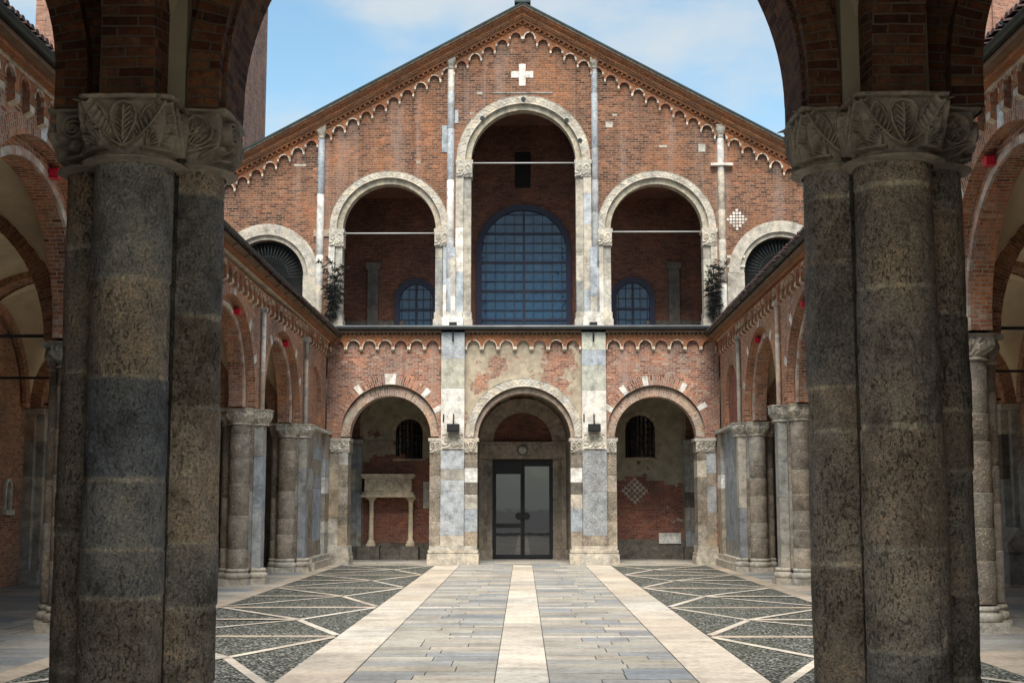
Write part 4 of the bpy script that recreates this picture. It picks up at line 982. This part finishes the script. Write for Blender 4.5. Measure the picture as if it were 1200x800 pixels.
# barred windows
for uc, zb, zs_, r in ((-5.22, 4.55, 5.75, .62), (5.36, 4.6, 5.85, .68)):
    T = lambda u, d, z: (u, B0+d, z)
    f = MB(); f.ring(T, uc, zs_, r, r+.2, -.04, .1, 20, cols=lambda k: vary(TAN)); o = f.build('barred_window', ST, ch); f = MB(); f.box(uc-r-.1, uc+r+.1, B0-.05, B0+.02, zb-.1, zb, vary(TAN)); f.build('window_sill', ST, o)
    d = MB(); d.box(uc-r-.05, uc+r+.05, B0+.25, B0+.3, zb-.05, zs_+r+.05); d.build('pane', GLASS_D, o)
    b = MB()
    for k in range(7): x = uc-r+2*r*(k+.5)/7; b.tube((x, B0+.02, zb), (x, B0+.02, zs_+math.sqrt(r*r-(x-uc)**2)), .022, 6)
    for k in range(6): z = zb+.12+k*.3; hwid = r if z < zs_ else math.sqrt(max(.02, r*r-(z-zs_)**2)); b.tube((uc-hwid, B0+.02, z), (uc+hwid, B0+.02, z), .018, 6)
    b.build('iron_bars', IRON, o)
# portal
pt = MB()
DST = (.36, .30, .24, .5)
for s in (-1, 1):
    xs = [(1.38, 1.62, B0-.02), (1.62, 1.78, B0-.16), (1.78, 1.98, B0-.30)]
    for x0, x1, y0 in xs:
        for a, b, c in drums(.45, 4.52, .9, 1.9, (DST, (.31, .27, .22, .5))): pt.box(*sorted((-.02+s*x0, -.02+s*x1)), y0, B0+.2, a+.003, b-.003, c)
    pt.box(*sorted((-.02+s*1.36, -.02+s*2.05)), B0-.36, B0+.2, 0, .45, vary(DST))
pt.box(-1.98, 1.94, B0-.32, B0+.2, 4.53, 5.30, vary(DST)); pt.ring(TB, -.02, 5.30, 1.34, 1.98, -.22, .2, 32, cols=lambda k: vary(DST)); 
po = pt.build('portal', ST, ch)
lb = MB(); lb.face([(-.02+1.34*math.cos(PI*k/24), B0+.05, 5.3+1.34*math.sin(PI*k/24)) for k in range(25)]); lb.build('lunette', BR_BACK, po)
nu, nv = 120, 18; U, Vv = np.meshgrid(np.linspace(-1, 1, nu), np.linspace(0, 1, nv)); H = relief(((U.ravel()*4) % 2)-1, Vv.ravel(), 1, .6)
pts = np.stack([-.02+U.ravel()*1.9, B0-.33-.03*H, 4.58+.66*Vv.ravel()], 1); lt = grid_mesh('lintel_carving', pts, nu, nv, ST, po, cols=np.tile(np.array([DST]), (len(pts), 1)))
md = MB(); md.tube((-.02, B0-.45, 4.92), (-.02, B0-.3, 4.92), .25, 20, col=CEPD); md.tube((-.02, B0-.50, 4.92), (-.02, B0-.44, 4.92), .17, 16, col=PALE); md.build('medallion', ST, po)
dr = MB(); dr.box(-1.42, 1.38, B0-.0, B0+.14, 4.38, 4.53); 
for x0, x1 in ((-1.42, -1.32), (1.28, 1.38)): dr.box(x0, x1, B0-.0, B0+.14, .03, 4.38)
dd = dr.build('door', IRON, ch)
for s in (-1, 1):
    lf = MB(); xa, xb = (-1.32, -.03) if s < 0 else (-.01, 1.28)
    lf.box(xa, xa+.09, B0+.02, B0+.10, .05, 4.37); lf.box(xb-.09, xb, B0+.02, B0+.10, .05, 4.37)
    lf.box(xa+.09, xb-.09, B0+.025, B0+.095, .05, .22); lf.box(xa+.09, xb-.09, B0+.025, B0+.095, 3.85 if s < 0 else 4.2, 4.37); 
    if s < 0: lf.box(xa+.09, xb-.09, B0+.027, B0+.093, 1.42, 1.62)
    lf.build('door_leaf', IRON, dd)
    gl = MB(); gl.box(xa+.08, xb-.08, B0+.055, B0+.065, .15, 4.25); gl.build('door_glass', GLASS_D, dd)
    h = MB(); h.tube((s*.17-.02, B0-.04, 1.95), (s*.17-.02, B0+.03, 1.95), .17, 16); h.tube((s*.17-.02, B0-.06, 1.95), (s*.17-.02, B0-.03, 1.95), .10, 12); h.build('door_handle', IRON, dd)
# relief panels on the piers
for x0, x1 in ((-3.42, -2.50), (2.53, 3.46)):
    nu, nv = 60, 46; U, Vv = np.meshgrid(np.linspace(-1, 1, nu), np.linspace(0, 1, nv)); H = np.maximum(relief(U.ravel(), Vv.ravel(), 1, .8), ((np.abs(U) > .92) | (Vv < .06) | (Vv > .94)).ravel()*.8)
    pts = np.stack([(x0+x1)/2+U.ravel()*(x1-x0)/2, 54.485-.05*H, 4.80+.62*Vv.ravel()], 1); grid_mesh('relief_panel', pts, nu, nv, ST, ch, cols=np.tile(np.array([(.60, .56, .48, .25)]), (len(pts), 1)))

# ================================================================ ENTRANCE PORTICO (foreground)
pt_ = thing('entrance_portico', (0, 10.9, 0), 'dark vaulted entrance portico with two great clustered piers in the near foreground', 'portico')
SP = 5.84
FC = {-1: -3.19, 1: 3.03}
fcols = ((.58, .465, .35, 1.), (.45, .365, .285, 1.), (.62, .50, .38, .85), (.51, .42, .33, .9), (.45, .41, .36, .6))
for s in (-1, 1):
    cx = FC[s]
    m = MB(); m.box(cx-.30, cx+.30, 10.6, 11.35, .0, SP-.5, (.14, .12, .095, .9)); m.box(cx-.36, cx+.36, 10.5, 11.5, SP-.5, SP-.02, (.2, .17, .13, .8))
    pr = m.build('clustered_pier', STF, pt_)
    lean = (-.0005, .0, .0) if s < 0 else (.004, 0, 0)
    fore_shaft('shaft', cx-.0, 10.42, .318, .5, SP-.50, pr, fcols if s > 0 else fcols+((.36, .37, .37, .5),), 1+s, -.004 if s < 0 else .001)
    capital('capital', cx, 10.42, SP-.54, SP, .315, .325, pr, STC, res=150, style=0, depth=.085, col=(.52, .445, .35, .12), jit=s*3)
    inx, outx = (cx-s*.32, cx+s*.43)
    fore_shaft('shaft', inx, 10.93, .305, .5, SP-.42, pr, fcols, 4+s, -.004 if s < 0 else .003)
    capital('capital', inx, 10.93, SP-.48, SP+.04, .30, .33, pr, STC, res=140, style=0 if s > 0 else 1, depth=.085, col=(.52, .445, .35, .12), jit=s*7)
    fore_shaft('shaft', outx, 10.93, .29, .5, SP-.42, pr, fcols[:4], 9+s, -.004 if s < 0 else .003)
    capital('capital', outx, 10.93, SP-.48, SP+.04, .285, .33, pr, STC, res=140, style=1, depth=.085, col=(.48, .41, .325, .12), rot=PI*0, jit=s*5)
    fore_shaft('shaft', cx, 11.5, .28, .5, SP-.42, pr, fcols, 14+s)
    capital('capital', cx, 11.5, SP-.48, SP+.04, .28, .34, pr, STF, res=30, style=0, depth=.04, col=(.32, .28, .22, .30))
    b = MB(); base_unit(b, cx, 10.42, .31); base_unit(b, inx, 10.98, .29); base_unit(b, outx, 10.98, .29); base_unit(b, cx, 11.5, .28); b.build('base', STF, pr)
for s in (-1, 1):
    cx = FC[s]; m = MB(); m.box(cx-.36, cx+.36, 10.50, 10.655, SP+.02, SP+1.9); m.build('vault_springer', PLAST_F, pt_)
# court side wall with three arches, two orders
TP = lambda u, d, z: (u, 10.66+d, z)
cen = (FC[-1]+FC[1])/2
CEN_R = 2.44; OUT_C = {-1: -5.98, 1: 5.9}; OUT_R = 2.02
m = MB(); ops = [(cen, CEN_R+.0, SP+.28, SP+.02), (OUT_C[-1], OUT_R, SP+.3, SP+.02), (OUT_C[1], OUT_R, SP+.3, SP+.02)]
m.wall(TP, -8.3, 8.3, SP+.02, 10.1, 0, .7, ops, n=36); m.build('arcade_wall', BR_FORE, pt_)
for uc, r in ((cen, CEN_R), (OUT_C[-1], OUT_R), (OUT_C[1], OUT_R)):
    a = MB(); a.ring(TP, uc, SP+.28 if uc == cen else SP+.3, r+.03, r+.30, -.14, .02, 44)
    z_ = SP+.28 if uc == cen else SP+.30
    for sg in (-1, 1): a.box(*sorted((uc+sg*(r+.03), uc+sg*(r+.30))), 10.66-.14, 10.66+.02, SP+.03, z_)
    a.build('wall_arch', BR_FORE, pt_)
    a = MB(); a.ring(TP, uc, SP+.28 if uc == cen else SP+.3, r+.002, r+.36, .66, .72, 60); a.build('arch_voussoirs', BR_COURT, pt_)
m = MB()
for s in (-1, 1): m.box(*sorted((s*7.95, s*8.3)), 10.66, 11.36, 0, SP+.02); m.box(*sorted((s*8.3, s*15.9)), 11.38, 12.0, 8.6, 10.1)
m.build('end_pier', BR_FORE, pt_)
# transverse arches toward the entrance wall
for x in (FC[-1], FC[1]):
    a = MB(); TT = lambda u, d, z, x=x: (x+d, u, z)
    a.ring(TT, 7.13, SP+.02, 3.0, 3.5, -.215, .215, 44)
    for k in range(44):
        t0, t1 = PI*k/44, PI*(k+1)/44
        a.face([TT(7.13+r*math.cos(t), .215, SP+.02+r*math.sin(t)) for r, t in ((3.0, t0), (3.5, t0), (3.5, t1), (3.0, t1))], [(0, t0*3), (.5, t0*3), (.5, t1*3), (0, t1*3)])
    a.build('transverse_arch', BR_FORE, pt_)
for a, b in ((FC[-1], FC[1]), (-9.2, FC[-1]), (FC[1], 9.2)):
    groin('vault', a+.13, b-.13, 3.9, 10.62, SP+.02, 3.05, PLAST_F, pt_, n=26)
m = MB()
for s in (-1, 1):
    m.box(s*3.1-.5, s*3.1+.5, 3.5, 4.15, 0, SP); m.box(*sorted((s*15.3, s*15.9)), 2.9, 11.4, 0, 10.)
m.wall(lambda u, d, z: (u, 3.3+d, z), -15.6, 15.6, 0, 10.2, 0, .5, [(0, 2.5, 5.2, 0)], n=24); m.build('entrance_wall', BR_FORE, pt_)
m = MB(); m.face([(-16, 2.6, 13.4), (16, 2.6, 13.4), (16, 12.0, 10.25), (-16, 12.0, 10.25)]); m.face([(-16, 2.6, 13.3), (16, 2.6, 13.3), (16, 12.0, 10.15), (-16, 12.0, 10.15)]); m.box(-15.6, 15.6, 3.3, 3.8, 10.2, 12.9); m.build('tiled_roof', TILE, pt_)

# ================================================================ BELL TOWERS
def tower(x0, x1, y0, h, label, slit):
    r = thing('bell_tower', ((x0+x1)/2, y0+6, 0), label, 'bell tower')
    b = MB(); b.box(x0, x1, y0, y0+6, 0, h); b.build('tower_wall', BR_TOWER, r)
    c = MB()
    for x in ((x0, x0+1.1), (x1-1.1, x1)): c.box(x[0]-.02, x[1]+.02, y0-.18, y0+.02, 0, h-.2)
    for k in range(1, 4): xx = x0+(x1-x0)*k/4; c.box(xx-.22, xx+.22, y0-.14, y0+.02, 0, h-.2)
    c.build('corner_strips', BR_TOWER, r)
    z = 8.
    while z < h-1:
        z += random.uniform(.6, 2.4)
        e = random.choice((x0-.03, x1-.9)); q = MB(); q.box(e, e+.93, y0-.21, y0-.1, z, z+.45, pick(PALE, GRY, (.5, .45, .38, .1))); q.build('quoin_stone', ST, r)

    d = MB()
    for z in np.arange(9, h-2, 2.3):
        for xx in np.arange(x0+1.6, x1-1.4, 2.1): d.box(xx, xx+.14, y0-.01, y0+.1, z, z+.14)
    d.build('putlog_holes', DARK, r)
    if slit:
        m = MB(); TS = lambda u, d, z: (u, y0+d, z)
        m.box(slit[0]-.27, slit[0]+.27, y0-.02, y0+.05, slit[1]-2.0, slit[1]); m.tube((slit[0], y0-.02, slit[1]), (slit[0], y0+.05, slit[1]), .27, 16)
        w = m.build('slit_window', DARK, r)
        m = MB(); m.ring(TS, slit[0], slit[1], .27, .42, -.04, .1, 12, cols=lambda k: vary(TAN)); m.build('window_surround', ST, w)
    k = MB(); k.box(x0-.3, x1+.3, y0-.3, y0+6.3, h, h+.5); cx, cy = (x0+x1)/2, y0+3
    P = [(x0-.3, y0-.3), (x1+.3, y0-.3), (x1+.3, y0+6.3), (x0-.3, y0+6.3)]
    for i in range(4): k.face([(*P[i], h+.5), (*P[(i+1) % 4], h+.5), (cx, cy, h+4)])
    k.build('tower_roof', TILE, r)
tower(-28.1, -15.95, 72, 44, 'tall brick bell tower rising behind the left gallery, seen either side of the near pier', None)
tower(17.4, 30.5, 72, 41, 'brick bell tower with a narrow arched slit behind the right gallery', (25.65, 30.4))

# ================================================================ THINGS
for x, nm in ((-8.22, 'left'), (8.10, 'right')):
    r = thing('wall_plant', (x, F0-.1, 10.4), 'dark dry spiky plant growing up the stone jamb of the %s upper loggia arch' % nm, 'plant', 'plants growing on the church front')
    stm = MB(); tips = []; rl = x < 0
    for k in range(7):
        p = Vector((x+random.uniform(-.12, .12), F0-.22, 10.12)); n_q = random.choice((4, 5, 6, 7, 8) if rl else (3, 5, 7, 8))
        for q in range(n_q):
            n_ = p+Vector((random.uniform(-.13, .13)+(.02 if rl else -.015), random.uniform(-.10, .03), random.uniform(.22, .36))); n_.x = min(max(n_.x, x-.5), x+.5); n_.y = min(n_.y, F0-.12)
            stm.tube(p, n_, .02-.0018*q, 5); p = n_
            if q > 0 and random.random() < .75:
                e = p+Vector((random.uniform(-.2, .2), random.uniform(-.15, .02), random.uniform(-.02, .22))); stm.tube(p, e, .009, 4); tips.append(e)
            tips.append(Vector(p))
    stm.build('stem', STEM, r)
    lf = MB()
    for p in tips:
        for q in range(random.randint(9, 20)):
            a = random.uniform(0, 2*PI); el = random.uniform(-.3, 1.1); l = random.uniform(.12, .30)
            d = Vector((math.cos(a)*math.cos(el), math.sin(a)*math.cos(el)*.7-.15, math.sin(el))); b = p+d*.01
            m_ = b+d*l*.5+Vector((0, 0, .01)); e = b+d*l-Vector((0, 0, l*.25)); n_ = d.cross(Vector((0, 0, 1))).normalized()*.02
            lf.face([b, m_+n_, e], [(0, 0), (.1, 0), (0, .1)]); lf.face([b, e, m_-n_], [(0, 0), (.1, 0), (0, .1)])
    lf.build('leaves', LEAF, r)
for x, nm in ((-2.92, 'left'), (2.98, 'right')):
    r = thing('floodlight', (x, 54.4, 5.6), 'black box floodlight on a white marble pier just %s of the church door' % nm, 'floodlight', 'floodlights beside the church door')
    b = MB(); b.box(x-.26, x+.26, 54.12, 54.42, 5.50, 5.82); b.box(x-.22, x+.22, 54.10, 54.12, 5.54, 5.78); b.build('lamp_housing', IRON, r)
    k = MB(); k.tube((x, 54.3, 5.80), (x, 54.46, 6.25), .03, 6); k.build('bracket', IRON, r)
    k = MB(); k.tube((x-.42, 54.47, 5.95), (x-.42, 54.47, 6.25), .03, 6); k.build('cable_stub', IRON, r)
for s, PY_ in ((-1, PYL), (1, PYR)):
    zf = zscs[s]
    for (a, c), posn in zip(zip(PY_, PY_[1:]), ('nearest', 'second', 'third', 'farthest')):
        b, r0 = (a+c)/2, (c-a)/2-1.03; y = b+1.0; z = (CROWN-r0-.36+math.sqrt((r0+.2)**2-1))*float(zf(y)); X = s*(8.50+float(dxf(y, s)))
        r = MB(); r.box(X-.10, X+.09, y-.10, y+.10, z-.09, z+.09); r.box(X-.08, X+.07, y-.125, y-.10, z-.06, z+.06); r.tube((X, y, z+.08), (X+s*.14, y, z+.13), .025, 6)
        r.build('alarm_lamp', RED, label='small red box lamp under the crown of the %s arch of the %s gallery' % (posn, 'left' if s < 0 else 'right'), cat='lamp', group='red lamps under the gallery arches')
# wall tomb
r = thing('wall_tomb', (-6.1, 59.1, 0), 'pale stone sarcophagus raised on two slim columns against the brick wall', 'tomb')
c = MB(); CT = (.62, .52, .38, .15)
X0, X1 = -7.25, -4.95
c.box(X0-.06, X1+.06, 58.75, B0-.01, 3.72, 3.84, CT); c.box(X0-.02, X1+.02, 58.8, B0-.01, 3.64, 3.72, CT)
c.box(X0+.1, X1-.1, 58.87, B0-.01, 3.02, 3.64, CT); c.box(X0, X1, 58.8, B0-.01, 2.92, 3.02, CT); c.box(X0-.05, X1+.05, 58.75, B0-.01, 2.80, 2.92, CT)
nu, nv = 110, 30; U, Vv = np.meshgrid(np.linspace(-1, 1, nu), np.linspace(0, 1, nv)); H = relief(((U.ravel()*3+1) % 2)-1, Vv.ravel(), 0, .8); H = np.maximum(H, (np.abs(((U.ravel()*1.5+.5) % 1)-.5) > .47)*1.)
chst = c.build('chest', ST, r); pts = np.stack([(X0+X1)/2+U.ravel()*1.05, 58.865-.035*H, 3.06+.54*Vv.ravel()], 1); grid_mesh('carved_front', pts, nu, nv, ST, chst, cols=np.tile(np.array([CT]), (len(pts), 1)))
for x in (-6.86, -5.08):
    k = MB(); k.lathe(x, 59.1, [(.72, .19, CT), (.80, .19, CT), (.86, .14, CT), (.92, .12, CT), (2.5, .105, CT), (2.52, .12, CT), (2.58, .11, CT), (2.72, .19, CT)], 16); k.box(x-.22, x+.22, 58.9, 59.3, 2.72, 2.80, CT); k.box(x-.2, x+.2, 58.92, 59.28, .62, .72, CT); k.build('column', ST, r)
k = MB()
for x0, x1, h_ in ((-7.45, -6.45, .62), (-5.5, -4.7, .62)): k.box(x0, x1, 58.7, B0-.03, 0, h_, vary(CEPD))
k.box(-6.42, -5.53, 58.95, B0-.03, 0, .5, vary(CEPD)); k.build('plinth', ST, r)
m = MB(); m.box(-4.55, -4.15, B0-.08, B0-.001, 2.3, 3.5, vary(PALE)); m.box(-4.5, -4.2, B0-.10, B0-.07, 2.36, 3.44, vary(PALE)); m.build('stone_tablet', ST, label='narrow upright stone tablet on the wall right of the raised sarcophagus', cat='tablet')
m = MB(); m.box(-7.1, -5.95, B0-.07, B0-.001, 4.85, 5.35, vary(DST)); m.box(-7.0, -6.05, B0-.09, B0-.06, 4.93, 5.27, vary(DST)); m.build('stone_tablet', ST, label='worn oblong stone tablet high on the wall above the raised sarcophagus', cat='tablet')
# tomb in the right gallery
r = thing('stone_sarcophagus', (15.4, 41.7, 0), 'grey stone sarcophagus with a pitched lid against the right gallery wall', 'sarcophagus')
m = MB(); DK = (.34, .33, .31, .4); m.box(14.98, 15.90, 40.6, 42.9, .08, 1.05, DK); m.box(14.88, 15.93, 40.5, 43.0, 0, .08, vary(PALE)); m.build('chest', ST, r)
m = MB(); m.box(14.9, 15.93, 40.5, 43.0, 1.05, 1.28, DK)
a = [(14.9, 40.5, 1.28), (14.9, 43.0, 1.28), (15.42, 42.7, 1.80), (15.42, 40.8, 1.80)]; b = [(15.93, y, z) if x < 15 else (x, y, z) for x, y, z in a]
m.face(a, None, DK); m.face(b, None, DK); m.face([a[0], b[0], a[3]], None, DK); m.face([a[1], b[1], a[2]], None, DK)
m.build('lid', ST, r)
r = thing('wall_monument', (15.9, 42.0, 0), 'painted wall monument of red and cream stripes behind the grey sarcophagus', 'monument')
m = MB()
for k, c in enumerate(((.6, .55, .46, .1), (.42, .10, .06, .1), (.6, .55, .46, .1), (.6, .55, .46, .1))): m.box(15.86, 15.948, 42.2+k*.34, 42.2+k*.34+.2, 1.6, 3.8-.08*(k % 2), c)
m.build('striped_panel', ST, r)
m = MB(); m.box(15.80, 15.948, 40.9, 41.9, 1.6, 3.5, vary(GRY)); m.lathe(15.88, 41.4, [(3.5, .25, GRY), (3.8, .16, GRY), (4.0, .02, GRY)], 10); m.build('stone_tablet', ST, r)
r = thing('holy_water_niche', (-15.85, 40.2, 2.0), 'small white arched niche on the left gallery brick wall', 'niche')
m = MB(); TN = lambda u, d, z: (-15.95+d, u, z)
m.ring(TN, 40.2, 3.05, .16, .26, .08, 0, 14, cols=lambda k: WHI); m.box(-15.95, -15.87, 39.94, 40.04, 2.35, 3.05, WHI); m.box(-15.95, -15.87, 40.36, 40.46, 2.35, 3.05, WHI); m.box(-15.95, -15.79, 39.9, 40.5, 2.2, 2.35, WHI); m.build('niche_frame', ST, r)
m = MB(); m.lathe(-15.89, 40.2, [(2.35, .10, PALE), (2.5, .13, PALE), (2.85, .09, PALE), (3.0, .05, PALE)], 12); m.build('urn', ST, r)
